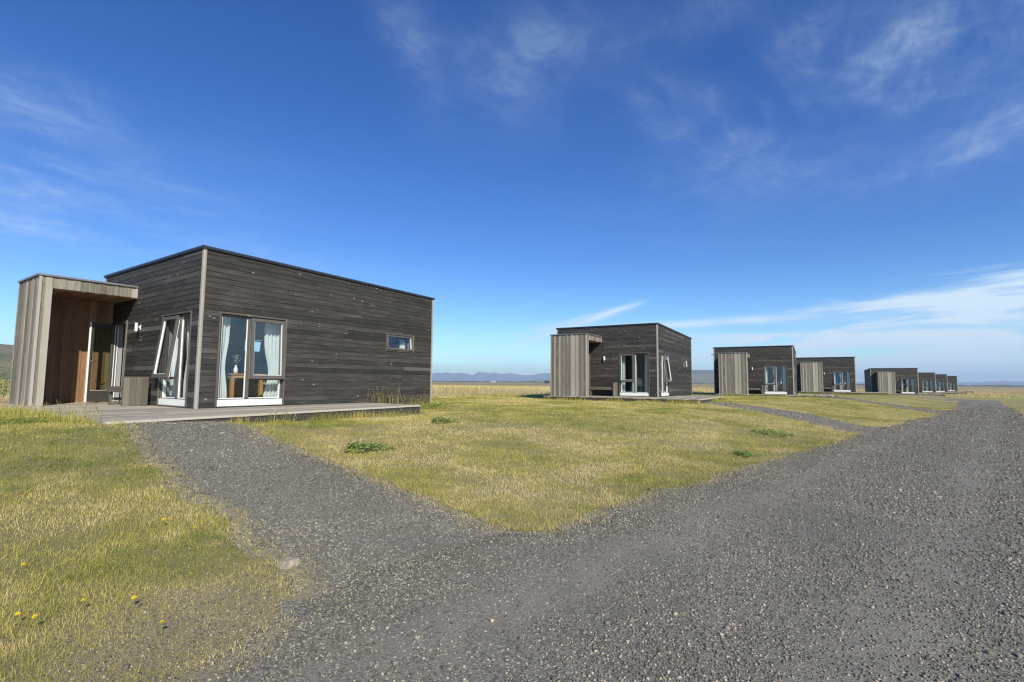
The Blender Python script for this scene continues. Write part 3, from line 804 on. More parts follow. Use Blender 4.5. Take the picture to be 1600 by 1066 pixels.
# ------------------------------------------------------------------ ground, road and paths
def ground_mat():
    m = Mat('grassland', .95)
    v = m.coord('Object')
    x, y = m.sep(v, 0), m.sep(v, 1)
    q = m.math('MULTIPLY', m.math('SUBTRACT', y, x), 1 / S2); s_ = m.math('MULTIPLY', m.math('ADD', x, y), 1 / S2)
    n1 = m.noise(v, .35, 5, .6); n2 = m.noise(v, 3.0, 5, .65); n3 = m.noise(v, 85, 5, .75, 1.2); n4 = m.noise(v, .035, 5, .6)
    dist = m.n.new('ShaderNodeVectorMath'); dist.operation = 'LENGTH'; m.l.new(v, dist.inputs[0])
    soil = m.mix(m.ramp(n3, .3, .7), (.07, .058, .030), (.34, .28, .15))
    lawn = m.mix(m.ramp(n3, .28, .72), (.075, .078, .015), (.33, .295, .075))
    lawn = m.mix(m.math('MULTIPLY', m.ramp(n1, .42, .66), .6), lawn, (.38, .32, .13))
    lawn = m.mix(m.math('MULTIPLY', m.ramp(n2, .5, .7), .45), lawn, (.16, .17, .04))
    near = m.ramp(dist.outputs['Value'], 26, 10)
    lawn = m.mix(m.math('MULTIPLY', near, .55), lawn, soil)
    meadow = m.mix(m.ramp(n2, .35, .65), (.22, .145, .065), (.39, .28, .135))
    meadow = m.mix(m.math('MULTIPLY', m.ramp(m.noise(m.coord('Object', (.4, 1, 1)), .05, 5), .45, .62), .7), meadow, (.20, .19, .05))
    meadow = m.mix(m.math('MULTIPLY', m.ramp(n4, .55, .68), .75), meadow, (.52, .42, .22))
    qn = m.math('ADD', q, m.math('MULTIPLY', m.math('SUBTRACT', n1, .5), 6.0))
    out = m.math('MAXIMUM', m.ramp(qn, 17.5, 20.5), m.math('MAXIMUM', m.ramp(qn, -1.5, -6.0), m.ramp(s_, 95, 150)))
    c = m.mix(out, lawn, meadow)
    band = m.noise(m.coord('Object', (.002, .006, 1)), 1.0, 6, .62)
    far = m.mix(m.ramp(band, .40, .60), (.32, .24, .10), (.15, .14, .055))
    far = m.mix(m.math('MULTIPLY', m.ramp(band, .58, .68), .8), far, (.035, .035, .022))
    c = m.mix(m.ramp(dist.outputs['Value'], 90, 400), c, far)
    wv = m.n.new('ShaderNodeVectorMath'); wv.operation = 'DISTANCE'; m.l.new(v, wv.inputs[0]); wv.inputs[1].default_value = (-1.35, 2.3, .02)
    wd_ = m.math('ADD', wv.outputs['Value'], m.math('MULTIPLY', m.math('SUBTRACT', m.noise(v, 3.0, 5, .7), .5), .9))
    c = m.mix(m.math('MULTIPLY', m.ramp(wd_, .95, .35), .62), c, m.mix(m.ramp(n3, .3, .7), (.13, .105, .065), (.42, .35, .21)))
    m.col(c); m.bump(m.math('ADD', n3, m.math('MULTIPLY', n2, .5)), .8, .015)
    return m.m


def gravel_mat(name, path=False):
    m = Mat(name, .9)
    v = m.coord('Object')
    v1 = m.n.new('ShaderNodeTexVoronoi'); m.l.new(v, v1.inputs['Vector']); v1.inputs['Scale'].default_value = 110
    v2 = m.n.new('ShaderNodeTexVoronoi'); m.l.new(v, v2.inputs['Vector']); v2.inputs['Scale'].default_value = 160
    r = m.sep(v1.outputs['Color'], 0); r2 = m.sep(v1.outputs['Color'], 1)
    big = m.noise(v, .9, 5, .6); mid = m.noise(v, 5, 5, .6)
    c = m.mix(r, (.062, .059, .048), (.225, .214, .176))
    tan_a = m.math('MULTIPLY', m.ramp(r2, .86 if path else .93, .97), m.ramp(big, .3, .6))
    c = m.mix(m.math('MULTIPLY', tan_a, .8), c, (.40, .35, .25))
    c = m.mix(m.math('MULTIPLY', m.ramp(mid, .50, .72), .55 if path else .35), c, (.20, .165, .11) if path else (.155, .14, .11))
    c = m.mix(m.math('MULTIPLY', m.ramp(big, .5, .36), .25), c, (.075, .072, .066))
    x, y = m.sep(v, 0), m.sep(v, 1); q = m.math('MULTIPLY', m.math('SUBTRACT', y, x), 1 / S2)
    q = m.math('ADD', q, m.math('MULTIPLY', m.math('SUBTRACT', big, .5), .5))
    trk = None
    for q0 in (.45, 1.85):          # compacted wheel tracks
        d_ = m.math('ABSOLUTE', m.math('SUBTRACT', q, q0)); b_ = m.ramp(d_, .34, .10); trk = b_ if trk is None else m.math('ADD', trk, b_)
    if not path: c = m.mix(m.math('MULTIPLY', m.math('MULTIPLY', trk, m.ramp(mid, .3, .6)), .6), c, (.205, .19, .155))
    ed_ = m.math('ADD', m.attr('edge'), m.math('MULTIPLY', m.math('SUBTRACT', m.noise(v, 4.5, 6, .7), .5), .55))
    strawy = m.mix(m.ramp(m.noise(v, 90, 4, .7, 1.0), .35, .65), (.10, .085, .045), (.42, .35, .19))
    c = m.mix(m.math('MULTIPLY', m.ramp(ed_, .20, .04), .8), c, strawy)
    m.col(c)
    h = m.math('ADD', m.math('MULTIPLY', v1.outputs['Distance'], -1.0), m.math('MULTIPLY', v2.outputs['Distance'], -.5))
    m.bump(m.math('ADD', h, m.math('MULTIPLY', mid, .3)), .7, .004)
    return m.m


M['ground'] = ground_mat(); M['gravel'] = gravel_mat('dark_road_gravel'); M['path'] = gravel_mat('brownish_path_gravel', True)


def axis_coords(fine, step, far, growth=1.13):
    a = list(np.arange(0, fine + 1e-6, step)); d = step
    while a[-1] < far: d *= growth; a.append(a[-1] + d)
    return np.array(a)


def two_step(n_, a_, m_, b_, far):
    c_ = list(np.arange(0, n_, a_)) + list(np.arange(n_, m_, b_)); d_ = b_
    while c_[-1] < far: d_ *= 1.13; c_.append(c_[-1] + d_)
    return np.array(c_)


ax = two_step(12, .22, 57, .6, 8600); xs = np.concatenate([-ax[::-1][:-1], ax]); ay = two_step(14, .22, 62, .6, 8600)
yneg = axis_coords(8, 1.0, 8600, 1.3); ys = np.concatenate([-yneg[::-1][:-1], ay])
X, Y = np.meshgrid(xs, ys); Z = gz(X, Y)
nx, ny = len(xs), len(ys)
idx = np.arange(nx * ny).reshape(ny, nx)
quads = np.stack([idx[:-1, :-1], idx[:-1, 1:], idx[1:, 1:], idx[1:, :-1]], -1).reshape(-1, 4)


def np_mesh(name, verts, faces_flat, loop_start, mats, tint=None, smooth=False):
    me = bpy.data.meshes.new(name)
    me.vertices.add(len(verts)); me.vertices.foreach_set('co', np.asarray(verts, np.float32).ravel())
    me.loops.add(len(faces_flat)); me.loops.foreach_set('vertex_index', np.asarray(faces_flat, np.int32))
    me.polygons.add(len(loop_start)); me.polygons.foreach_set('loop_start', np.asarray(loop_start, np.int32))
    me.update(calc_edges=True)
    if tint is not None:
        at = me.attributes.new('tint', 'FLOAT', 'POINT'); at.data.foreach_set('value', np.asarray(tint, np.float32))
    for m_ in mats: me.materials.append(m_)
    if smooth: me.shade_smooth()
    me.validate()
    o = bpy.data.objects.new(name, me); scene.collection.objects.link(o)
    return o


go = np_mesh('ground', np.stack([X, Y, Z], -1).reshape(-1, 3), quads.ravel(), np.arange(len(quads)) * 4, [M['ground']], smooth=True)
go['kind'] = 'structure'

ROAD = ([(-11, -7.5), (-6.2, -2.6), (-3.0, .35), (-1.7, 1.45), (-1.35, 1.85), (-1.1, 2.45), (-.85, 3.05), (-.35, 3.6), (.03, 3.9), (.37, 4.13), (.89, 4.68), (1.39, 5.22), (2.31, 6.09), (3.52, 7.32), (5.11, 8.76), (6.64, 10.26), (7.86, 11.58),
         (10.21, 13.73), (13.11, 16.52), (16.82, 19.87), (18.17, 21.3), (20.69, 23.58), (25.98, 29.41), (32.5, 36.8), (38, 42.6), (43, 51), (41, 60), (38, 66)],
        [(41, 67), (45, 60), (47, 52), (45.5, 46.5), (40.3, 41.2), (32.3, 32.9), (22.6, 22.35), (18.05, 17.45), (10.0, 9.0), (4.3, 3.2), (1.0, -.6), (-6, -6.2), (-9, -9.5)])
PATH1 = ([(-6.6, 8.3), (-6.0, 7.6), (-5.24, 6.79), (-4.3, 5.83), (-3.44, 4.99), (-2.80, 4.40), (-2.32, 3.97), (-1.88, 3.53), (-1.6, 3.32), (-1.32, 3.08), (-1.2, 2.8), (-1.12, 2.5), (-1.0, 2.3)],
         [(-.5, 2.3), (.25, 3.75), (.03, 3.9), (-.14, 4.09), (-.31, 4.33), (-.7, 4.76), (-1.34, 5.35), (-2.12, 6.02), (-3.1, 6.85), (-4.4, 8.1), (-5.3, 9.0)])
PATH2 = ([(7.6, 21.0), (7.46, 19.49), (8.02, 17.38), (8.5, 15.01), (8.3, 13.4), (8.1, 12.2), (8.3, 11.7)],
         [(10.4, 13.6), (9.75, 14.0), (10.05, 15.4), (10.25, 17.2), (9.6, 18.6), (9.1, 19.6), (8.9, 21.5)])
PATH3 = ([(19.3, 33.0), (19.3, 31.0), (19.6, 29.0), (19.1, 26.2), (18.0, 22.9), (17.6, 21.2), (18.0, 20.6)],
         [(20.9, 23.2), (19.7, 23.7), (20.45, 25.6), (21.0, 29.2), (21.0, 31.5), (21.0, 33.5)])
PATH4 = ([(33.5, 46.5), (34.5, 44.5), (35.2, 42.5), (34.2, 39.0)], [(37.5, 42.0), (37.0, 44.5), (36.0, 47.5)])


def rag(line, amp, step):
    out = []
    for (a, b), (c, d) in zip(line, line[1:]):
        L_ = math.hypot(c - a, d - b); n = max(1, int(L_ / (step * (1 + math.hypot(a, b) / 7)))); nxv, nyv = -(d - b) / L_, (c - a) / L_
        for k in range(n):
            t = k / n; x, y = a + (c - a) * t, b + (d - b) * t
            o = amp * (.7 * mnoise.noise(Vector((x * 1.6, y * 1.6, 0))) + .6 * mnoise.noise(Vector((x * 5, y * 5, 3))) + .4 * mnoise.noise(Vector((x * 14, y * 14, 5))))
            out.append((x + nxv * o, y + nyv * o))
    out.append(line[-1]); return out


def inside(P, x, y):
    x = np.asarray(x); y = np.asarray(y); r = np.zeros(x.shape, bool); j = len(P) - 1
    for i in range(len(P)):
        xi_, yi_ = P[i]; xj, yj = P[j]
        if yi_ != yj:
            c = ((yi_ > y) != (yj > y)) & (x < (xj - xi_) * (y - yi_) / (yj - yi_) + xi_)
            r ^= c
        j = i
    return r


def sheet(name, sides, mat, lift, label_kind='structure', step=.25):
    P = rag(sides[0], .16, .08) + rag(sides[1], .16, .08)
    A = np.array(P); x0, y0 = A.min(0); x1, y1 = A.max(0)
    gx = np.arange(x0, x1, step); gy = np.arange(y0, y1, step); GX, GY = np.meshgrid(gx, gy)
    GX = GX.ravel(); GY = GY.ravel(); k = inside(P, GX, GY)
    dd = GX * GX + GY * GY; k &= (dd < 18 ** 2) | ((np.round(GX / step).astype(int) % 3 == 0) & (np.round(GY / step).astype(int) % 3 == 0))
    pts = [Vector(p) for p in P] + [Vector((a, b)) for a, b in zip(GX[k], GY[k])]
    n = len(P)
    vo, eo, fo, *_ = delaunay_2d_cdt(pts, [], [list(range(n))], 1, 1e-5)
    V = np.array([(v[0], v[1]) for v in vo]); z = gz(V[:, 0], V[:, 1]) + lift; z[:n] -= lift + .001       # the rim dives under the turf
    me = bpy.data.meshes.new(name); me.from_pydata([(a, b, c) for (a, b), c in zip(V, z)], [], [list(f) for f in fo])
    bm = bmesh.new(); bm.from_mesh(me); bmesh.ops.recalc_face_normals(bm, faces=bm.faces)
    if sum(f.normal.z for f in bm.faces) < 0: bmesh.ops.reverse_faces(bm, faces=bm.faces)
    bm.to_mesh(me); bm.free(); me.shade_smooth(); me.materials.append(mat)
    co = np.empty(len(me.vertices) * 3); me.vertices.foreach_get('co', co); co = co.reshape(-1, 3)[:, :2]
    A0 = np.array(P); A1 = np.roll(A0, -1, 0); dm = np.full(len(co), 9.0)
    others = [q_ for q_ in (ROAD, PATH1, PATH2, PATH3, PATH4) if q_ is not sides]
    mid_ = (A0 + A1) / 2; hid = np.zeros(len(mid_), bool)
    for q_ in others:
        for ox, oy in ((0, 0), (.2, 0), (-.2, 0), (0, .2), (0, -.2)): hid |= inside(q_[0] + q_[1], mid_[:, 0] + ox, mid_[:, 1] + oy)
    for p0_, p1_, h_ in zip(A0, A1, hid):
        if h_: continue
        e_ = p1_ - p0_; t_ = np.clip(((co - p0_) @ e_) / (e_ @ e_ + 1e-12), 0, 1); dm = np.minimum(dm, np.hypot(*(co - p0_ - t_[:, None] * e_).T))
    at = me.attributes.new('edge', 'FLOAT', 'POINT'); at.data.foreach_set('value', dm.astype(np.float32))
    o = bpy.data.objects.new(name, me); scene.collection.objects.link(o); o['kind'] = 'structure'
    return P


POLY = [sheet('gravel_road', ROAD, M['gravel'], .010), sheet('gravel_path', PATH1, M['path'], .006), sheet('gravel_path', PATH2, M['gravel'], .011),
        sheet('gravel_path', PATH3, M['gravel'], .011), sheet('gravel_path', PATH4, M['gravel'], .011)]


def in_gravel(x, y):
    r = np.zeros(len(x), bool)
    for P in POLY: r |= inside(P, x, y)
    return r


def near_cabins(x, y, pad=.0):
    r = np.zeros(len(x), bool)
    for i, (X_, Y_, a, h) in enumerate(SPOTS):
        D = C1 if i == 0 else C2
        dx, dy = x - X_, y - Y_
        lx = -dx * math.cos(a) + dy * math.sin(a); ly = dx * math.sin(a) + dy * math.cos(a)
        r |= (lx > -.02 - pad) & (lx < D['W'] + pad) & (ly > -.02 - pad) & (ly < D['L'] + pad)
        r |= (lx > D['xr0'] - pad) & (lx < D['xl'] + .25 + pad) & (ly > D['yf'] - pad) & (ly < 0)
        r |= (lx > D['xr0'] - pad) & (lx < 0) & (ly > D['yf']) & (ly < D['yb'] + pad)
    return r


# ------------------------------------------------------------------ fields of noise used for scatter density
def vnoise(x, y, sc, seed):
    rs = np.random.RandomState(seed); T = rs.rand(256, 256)
    u, v = x * sc + 1000, y * sc + 1000; i, j = np.floor(u).astype(int), np.floor(v).astype(int); fu, fv = u - i, v - j
    fu = fu * fu * (3 - 2 * fu); fv = fv * fv * (3 - 2 * fv)
    g = lambda a, b: T[a % 256, b % 256]
    return (g(i, j) * (1 - fu) + g(i + 1, j) * fu) * (1 - fv) + (g(i, j + 1) * (1 - fu) + g(i + 1, j + 1) * fu) * fv


def fbm(x, y, sc, seed): return (vnoise(x, y, sc, seed) * .55 + vnoise(x, y, sc * 2.3, seed + 1) * .3 + vnoise(x, y, sc * 5.1, seed + 2) * .15)


TAN_H = math.tan(math.radians(50))


def polar(n, r0, r1, power):
    """points in the view wedge (a little wider), density falling with distance"""
    u = NR.rand(n); e = 2 - power
    r = (r0 ** e + u * (r1 ** e - r0 ** e)) ** (1 / e) if abs(e) > 1e-6 else r0 * (r1 / r0) ** u
    t = NR.uniform(math.radians(-68), math.radians(68), n)
    return r * np.sin(t), r * np.cos(t), r


# ------------------------------------------------------------------ grass
def grass_mat():
    m = Mat('grass_blades', .8)
    t = m.attr('tint')
    cr = m.n.new('ShaderNodeValToRGB'); m.l.new(t, cr.inputs[0]); e = cr.color_ramp.elements
    e[0].position = 0; e[0].color = (.085, .14, .022, 1); e[1].position = 1; e[1].color = (.66, .56, .31, 1)
    for p, c in ((.25, (.215, .245, .045, 1)), (.48, (.375, .35, .082, 1)), (.7, (.495, .425, .135, 1)), (.86, (.585, .49, .21, 1))):
        k = e.new(p); k.color = c
    d = m.n.new('ShaderNodeBsdfDiffuse'); tr = m.n.new('ShaderNodeBsdfTranslucent'); ms = m.n.new('ShaderNodeMixShader')
    m.l.new(cr.outputs[0], d.inputs[0]); m.l.new(cr.outputs[0], tr.inputs[0]); ms.inputs[0].default_value = .2
    m.l.new(d.outputs[0], ms.inputs[1]); m.l.new(tr.outputs[0], ms.inputs[2]); m.l.new(ms.outputs[0], m.out.inputs[0])
    return m.m


M['grass'] = grass_mat()


def blades(name, x, y, h, wd, lean, tint, sink=.005, mat=None, base=None, zoff=None):
    n = len(x); z = (gz(x, y) if base is None else base) - sink
    if zoff is not None: z = z + zoff
    a = NR.uniform(0, 2 * math.pi, n); b = NR.uniform(0, 2 * math.pi, n)
    sx, sy = np.cos(a) * wd / 2, np.sin(a) * wd / 2
    lx, ly = np.cos(b) * lean * h, np.sin(b) * lean * h
    hz = h * np.sqrt(np.maximum(.04, 1 - np.minimum(lean, .97) ** 2))
    V = np.empty((n, 5, 3), np.float32)
    V[:, 0] = np.stack([x - sx, y - sy, z], -1); V[:, 1] = np.stack([x + sx, y + sy, z], -1)
    V[:, 2] = np.stack([x + sx * .7 + lx * .35, y + sy * .7 + ly * .35, z + hz * .58], -1); V[:, 3] = np.stack([x - sx * .7 + lx * .35, y - sy * .7 + ly * .35, z + hz * .58], -1)
    V[:, 4] = np.stack([x + lx, y + ly, z + hz], -1)
    o = np.arange(n)[:, None] * 5
    F = np.concatenate([o + 0, o + 1, o + 2, o + 3, o + 3, o + 2, o + 4], 1).ravel()
    ls = (np.arange(n)[:, None] * 7 + np.array([0, 4])).ravel()
    return np_mesh(name, V.reshape(-1, 3), F, ls, [mat or M['grass']], np.repeat(np.clip(tint, 0, 1), 5))


def lawn(n, hs, ws):
    rr = np.linspace(1.0, 34, 800); dn = np.maximum(1, rr / 3.2) ** -1.55 * rr; cdf = np.cumsum(dn); cdf /= cdf[-1]
    r = np.interp(NR.rand(n), cdf, rr); t = NR.uniform(math.radians(-72), math.radians(72), n); x, y = r * np.sin(t), r * np.cos(t)
    q = (-x + y) / S2
    k = ~near_cabins(x, y) & (q < 22) & ~((q < -1.2) & (NR.rand(n) < .0))
    g = in_gravel(x, y)
    # keep a few tufts on the loose verge of the gravel
    xo, yo = x + NR.normal(0, .17, n), y + NR.normal(0, .17, n)
    edge = g & ~in_gravel(xo, yo) & (NR.rand(n) < .55)
    k &= ~g | edge
    worn = fbm(x, y, .9, 5); dens = fbm(x, y, 2.5, 9)
    wornzone = np.exp(-(((x + 1.35) / .75) ** 2 + ((y - 2.45) / .75) ** 2))
    k &= NR.rand(n) > np.clip((worn - .56) * 3.0, 0, .75) + wornzone * .18
    x, y, r, dens, worn, wz, edge = x[k], y[k], r[k], dens[k], worn[k], wornzone[k], edge[k]
    f1 = fbm(x, y, .55, 21); f2 = fbm(x, y, 2.2, 33)
    left = sm((-x - y * .25 + .5) / 3)                       # the left lawn is greener than the middle one
    tint = .595 + (sm((f1 - .34) / .32) - .5) * .40 + (sm((f2 - .3) / .4) - .5) * .30 + (vnoise(x, y, 9, 77) - .5) * .30 + NR.normal(0, .14, len(x)) - .17 * left + .35 * wz + .1 * edge
    tip = np.exp(-(((x - .6) / 1.4) ** 2 + ((y - 5.0) / 1.1) ** 2)); tint += .07 * tip
    straw = NR.rand(len(x)) < .17 + .3 * wz
    tint = np.where(straw, NR.uniform(.66, .95, len(x)), tint)
    h = hs * NR.uniform(.5, 1.35, len(x)) * (.35 + .75 * dens + .55 * vnoise(x, y, 7, 91)) * (1 - .5 * wz); h = np.where(NR.rand(len(x)) < .02, h * 1.9, h)
    h = np.where(straw, h * .75, h)
    lean = np.where(straw, NR.uniform(.6, .97, len(x)), NR.uniform(.1, .8, len(x)))
    wd = ws * np.maximum(1, r / 3.2) ** .8 * NR.uniform(.7, 1.4, len(x))
    return x, y, h, wd, lean, tint, np.where(edge, -.010, .005)


def stuff(o, label, cat): return tag(o, label, cat, kind='stuff')


stuff(blades('grass', *lawn(2000000, .030, .0024)), 'short dry and green lawn grass', 'grass')

# longer grass left standing by the mower along the decks
ex_, ey_ = [], []
for i in range(4):
    D = C1 if i == 0 else C2; f_ = xf_of(i)
    for a_, b_ in (((D['xr0'], D['yf']), (D['xr1'], D['yb'])), ((D['xl'] + .2, D['yf']), (D['xr0'], D['yf'])), ((D['xr1'], D['yb']), (0, D['yb'])), ((-.1, D['yb']), (-.1, D['L']))):
        L_ = math.hypot(b_[0] - a_[0], b_[1] - a_[1])
        for k_ in range(int(L_ * 260)):
            t_ = R.random(); o_ = abs(R.gauss(0, .09)) + .02; nx_, ny_ = (b_[1] - a_[1]) / L_, -(b_[0] - a_[0]) / L_
            lx_, ly_ = a_[0] + (b_[0] - a_[0]) * t_ , a_[1] + (b_[1] - a_[1]) * t_
            s_ = -1 if (lx_ - nx_ * .1 < 0 and False) else 1
            cxm, cym = (D['xr0'] + D['xl']) / 2, D['yf'] + 1.5
            if (lx_ + nx_ - cxm) ** 2 + (ly_ + ny_ - cym) ** 2 < (lx_ - nx_ - cxm) ** 2 + (ly_ - ny_ - cym) ** 2: nx_, ny_ = -nx_, -ny_
            p_ = f_((lx_ + nx_ * o_, ly_ + ny_ * o_, 0)); ex_.append(p_.x); ey_.append(p_.y)
ex_, ey_ = np.array(ex_), np.array(ey_); k = ~in_gravel(ex_, ey_); ex_, ey_ = ex_[k], ey_[k]
cl_ = fbm(ex_, ey_, 1.6, 55); k = NR.rand(len(ex_)) < np.clip((cl_ - .30) * 4, .1, 1); ex_, ey_, cl_ = ex_[k], ey_[k], cl_[k]
stuff(blades('grass', ex_, ey_, NR.uniform(.05, .17, len(ex_)) * (.5 + cl_), .005 * np.maximum(1, np.hypot(ex_, ey_) / 10), NR.uniform(.05, .6, len(ex_)), .50 + (fbm(ex_, ey_, .8, 66) - .5) * .8 + NR.normal(0, .14, len(ex_))), 'longer uncut grass along the edges of the decks', 'grass')

# tall tan meadow grass behind the cabins and right of the road
x, y, r = polar(150000, 20, 170, 1.2); q = (-x + y) / S2
k = ((q > 18.5 + (fbm(x, y, .2, 3) - .5) * 6) | (q < -1.5 - 3 * fbm(x, y, .2, 4)) | (x + y > 135)) & ~near_cabins(x, y, .3) & ~in_gravel(x, y)
x, y, r = x[k], y[k], r[k]
stuff(blades('meadow_grass', x, y, NR.uniform(.10, .34, len(x)) * np.where((-x + y) / S2 < 0, .55, 1) * (.5 + fbm(x, y, .3, 8)), .0095 * np.maximum(1, r / 26), NR.uniform(.05, .6, len(x)), .84 + (fbm(x, y, .22, 40) - .5) * .8 + NR.normal(0, .1, len(x))), 'tall dry tan meadow grass beyond the lawn', 'grass')


# ------------------------------------------------------------------ loose stones on the gravel
def stone_mat():
    m = Mat('gravel_stone', .85)
    t = m.attr('tint'); cr = m.n.new('ShaderNodeValToRGB'); m.l.new(t, cr.inputs[0]); e = cr.color_ramp.elements
    e[0].position = 0; e[0].color = (.075, .069, .058, 1); e[1].position = 1; e[1].color = (.56, .49, .345, 1)
    for p, c in ((.45, (.22, .207, .163, 1)), (.75, (.40, .378, .305, 1)), (.88, (.44, .395, .30, 1))):
        k = e.new(p); k.color = c
    m.col(m.mix(.3, cr.outputs[0], m.mix(m.noise(m.coord('Object'), 160, 3), (.03, .03, .03), (.25, .25, .24)), 'OVERLAY'))
    return m.m


M['stone'] = stone_mat()
CUBE = np.array([(-1, -1, -1), (1, -1, -1), (1, 1, -1), (-1, 1, -1), (-1, -1, 1), (1, -1, 1), (1, 1, 1), (-1, 1, 1)], float)
QF = np.array([(0, 3, 2, 1), (4, 5, 6, 7), (0, 1, 5, 4), (1, 2, 6, 5), (2, 3, 7, 6), (3, 0, 4, 7)])


def stones(name, x, y, size, tint, lift):
    n = len(x); z = gz(x, y) + lift
    V = CUBE[None] * NR.uniform(.45, 1.0, (n, 8, 3)) * np.array([1, .8, .62]) * (size / 2)[:, None, None]
    a, b, c = NR.uniform(0, 6.28, (3, n)); b = NR.uniform(-.5, .5, n); c = NR.uniform(-.5, .5, n)
    ca_, sa2 = np.cos(a), np.sin(a); cb_, sb_ = np.cos(b), np.sin(b); cc, sc = np.cos(c), np.sin(c)
    Rz = np.zeros((n, 3, 3)); Rz[:, 0, 0] = ca_; Rz[:, 0, 1] = -sa2; Rz[:, 1, 0] = sa2; Rz[:, 1, 1] = ca_; Rz[:, 2, 2] = 1
    Rx = np.zeros((n, 3, 3)); Rx[:, 0, 0] = 1; Rx[:, 1, 1] = cb_; Rx[:, 1, 2] = -sb_; Rx[:, 2, 1] = sb_; Rx[:, 2, 2] = cb_
    Ry = np.zeros((n, 3, 3)); Ry[:, 1, 1] = 1; Ry[:, 0, 0] = cc; Ry[:, 0, 2] = sc; Ry[:, 2, 0] = -sc; Ry[:, 2, 2] = cc
    V = np.einsum('nij,nkj->nki', Rz @ Rx @ Ry, V) + np.stack([x, y, z + size * .12], -1)[:, None]
    F = (QF[None] + np.arange(n)[:, None, None] * 8).ravel()
    return np_mesh(name, V.reshape(-1, 3), F, np.arange(n * 6) * 4, [M['stone']], np.repeat(np.clip(tint, 0, 1), 8))


def scatter_stones(n, s0, s1):
    r0 = 3.2; rr = np.linspace(1.6, 52, 1200); dn = np.maximum(1, rr / r0) ** -1.5 * rr * (1 - sm((rr - 18) / 34)); cdf = np.cumsum(dn); cdf /= cdf[-1]
    r = np.interp(NR.rand(n), cdf, rr); t = NR.uniform(math.radians(-60), math.radians(60), n); x, y = r * np.sin(t), r * np.cos(t)
    road = inside(POLY[0], x, y); path = inside(POLY[1], x, y); oth = inside(POLY[2], x, y) | inside(POLY[3], x, y)
    ex = in_gravel(x + NR.normal(0, .15, n), y + NR.normal(0, .15, n)) | (NR.rand(n) < .55 * np.exp(-(((x + 1.45) / .55) ** 2 + ((y - 2.3) / .6) ** 2)))
    k = (road | path | oth | (ex & (NR.rand(n) < .6))) & ~near_cabins(x, y)
    clus = fbm(x, y, 1.2, 60)
    k &= NR.rand(n) < .35 + 1.3 * np.clip(clus - .25, 0, 1)
    qq = (-x + y) / S2 + .35 * (fbm(x, y, .9, 81) - .5); trk = np.maximum(np.exp(-((qq - .45) / .24) ** 2), np.exp(-((qq - 1.85) / .24) ** 2)) * road
    k &= NR.rand(n) > .45 * trk
    x, y, r, path = x[k], y[k], r[k], path[k]
    warm = sm((fbm(x, y, .8, 70) - .42) / .2) * np.where(path, 1.0, .55)
    for cx, cy, cr in ((1.7, 3.1, .35), (1.1, 2.6, .4), (.5, 2.25, .35), (-.3, 2.0, .4), (2.6, 2.6, .3)): warm = np.maximum(warm, .8 * np.exp(-((x - cx) ** 2 + (y - cy) ** 2) / cr ** 2))
    pw = np.exp(-(((x + .35) / .9) ** 2 + ((y - 2.9) / 1.0) ** 2)); warm = np.maximum(warm, pw * .8)
    base = NR.beta(2.0, 2.6, len(x)) * .85
    t = np.where(NR.rand(len(x)) < .020 + .17 * warm, NR.uniform(.80, 1, len(x)), base)
    size = (s0 + (s1 - s0) * NR.rand(len(x)) ** 2.3) * np.where(NR.rand(len(x)) < .006, 2.0, 1.0) * np.maximum(1, (r / r0)) ** .55
    core = in_gravel(x + .13, y) & in_gravel(x - .13, y) & in_gravel(x, y + .13) & in_gravel(x, y - .13)
    lift = np.where(core, np.where(road_mask(x, y), .010, .006), .001)
    return x, y, size, t, lift


def road_mask(x, y): return inside(POLY[0], x, y)


stuff(stones('gravel_stones', *scatter_stones(1080000, .0046, .0158)), 'loose grey and tan gravel stones on the road and path', 'gravel')


# ------------------------------------------------------------------ flowers, weeds, stone
M['yellow'] = plain('yellow_petals', (.78, .62, .02), .6, 0, 60, .05)
M['leaf'] = plain('weed_leaf', (.22, .31, .06), .6, 0, 30, .2)
M['leaf_light'] = plain('pale_weed_leaf', (.34, .40, .11), .6, 0, 30, .2)
M['cream'] = plain('cream_petals', (.72, .70, .52), .7, 0, 60, .05)
M['rust'] = plain('rusty_seed_head', (.20, .10, .055), .8, 0, 40, .2)


def flower_mesh():
    f = MB()
    f.tube((0, 0, -.01), (.008, .004, .075), .0016, .0012, n=5, caps=False, mi=1)
    for ring, (nn, L_, tz) in enumerate(((13, .0155, .003), (10, .011, .006), (6, .006, .009))):
        for k in range(nn):
            t = 2 * math.pi * k / nn + ring * .3; d = Vector((math.cos(t), math.sin(t), 0)); p = Vector((-d.y, d.x, 0)) * .0034
            c = Vector((.008, .004, .075 + tz * .5))
            f.poly([c, c + d * L_ * .6 + p + Vector((0, 0, tz * .6)), c + d * L_ + Vector((0, 0, tz)), c + d * L_ * .6 - p + Vector((0, 0, tz * .6))])
    o = f.build('yellow_flower', [M['yellow'], M['leaf']])
    return o


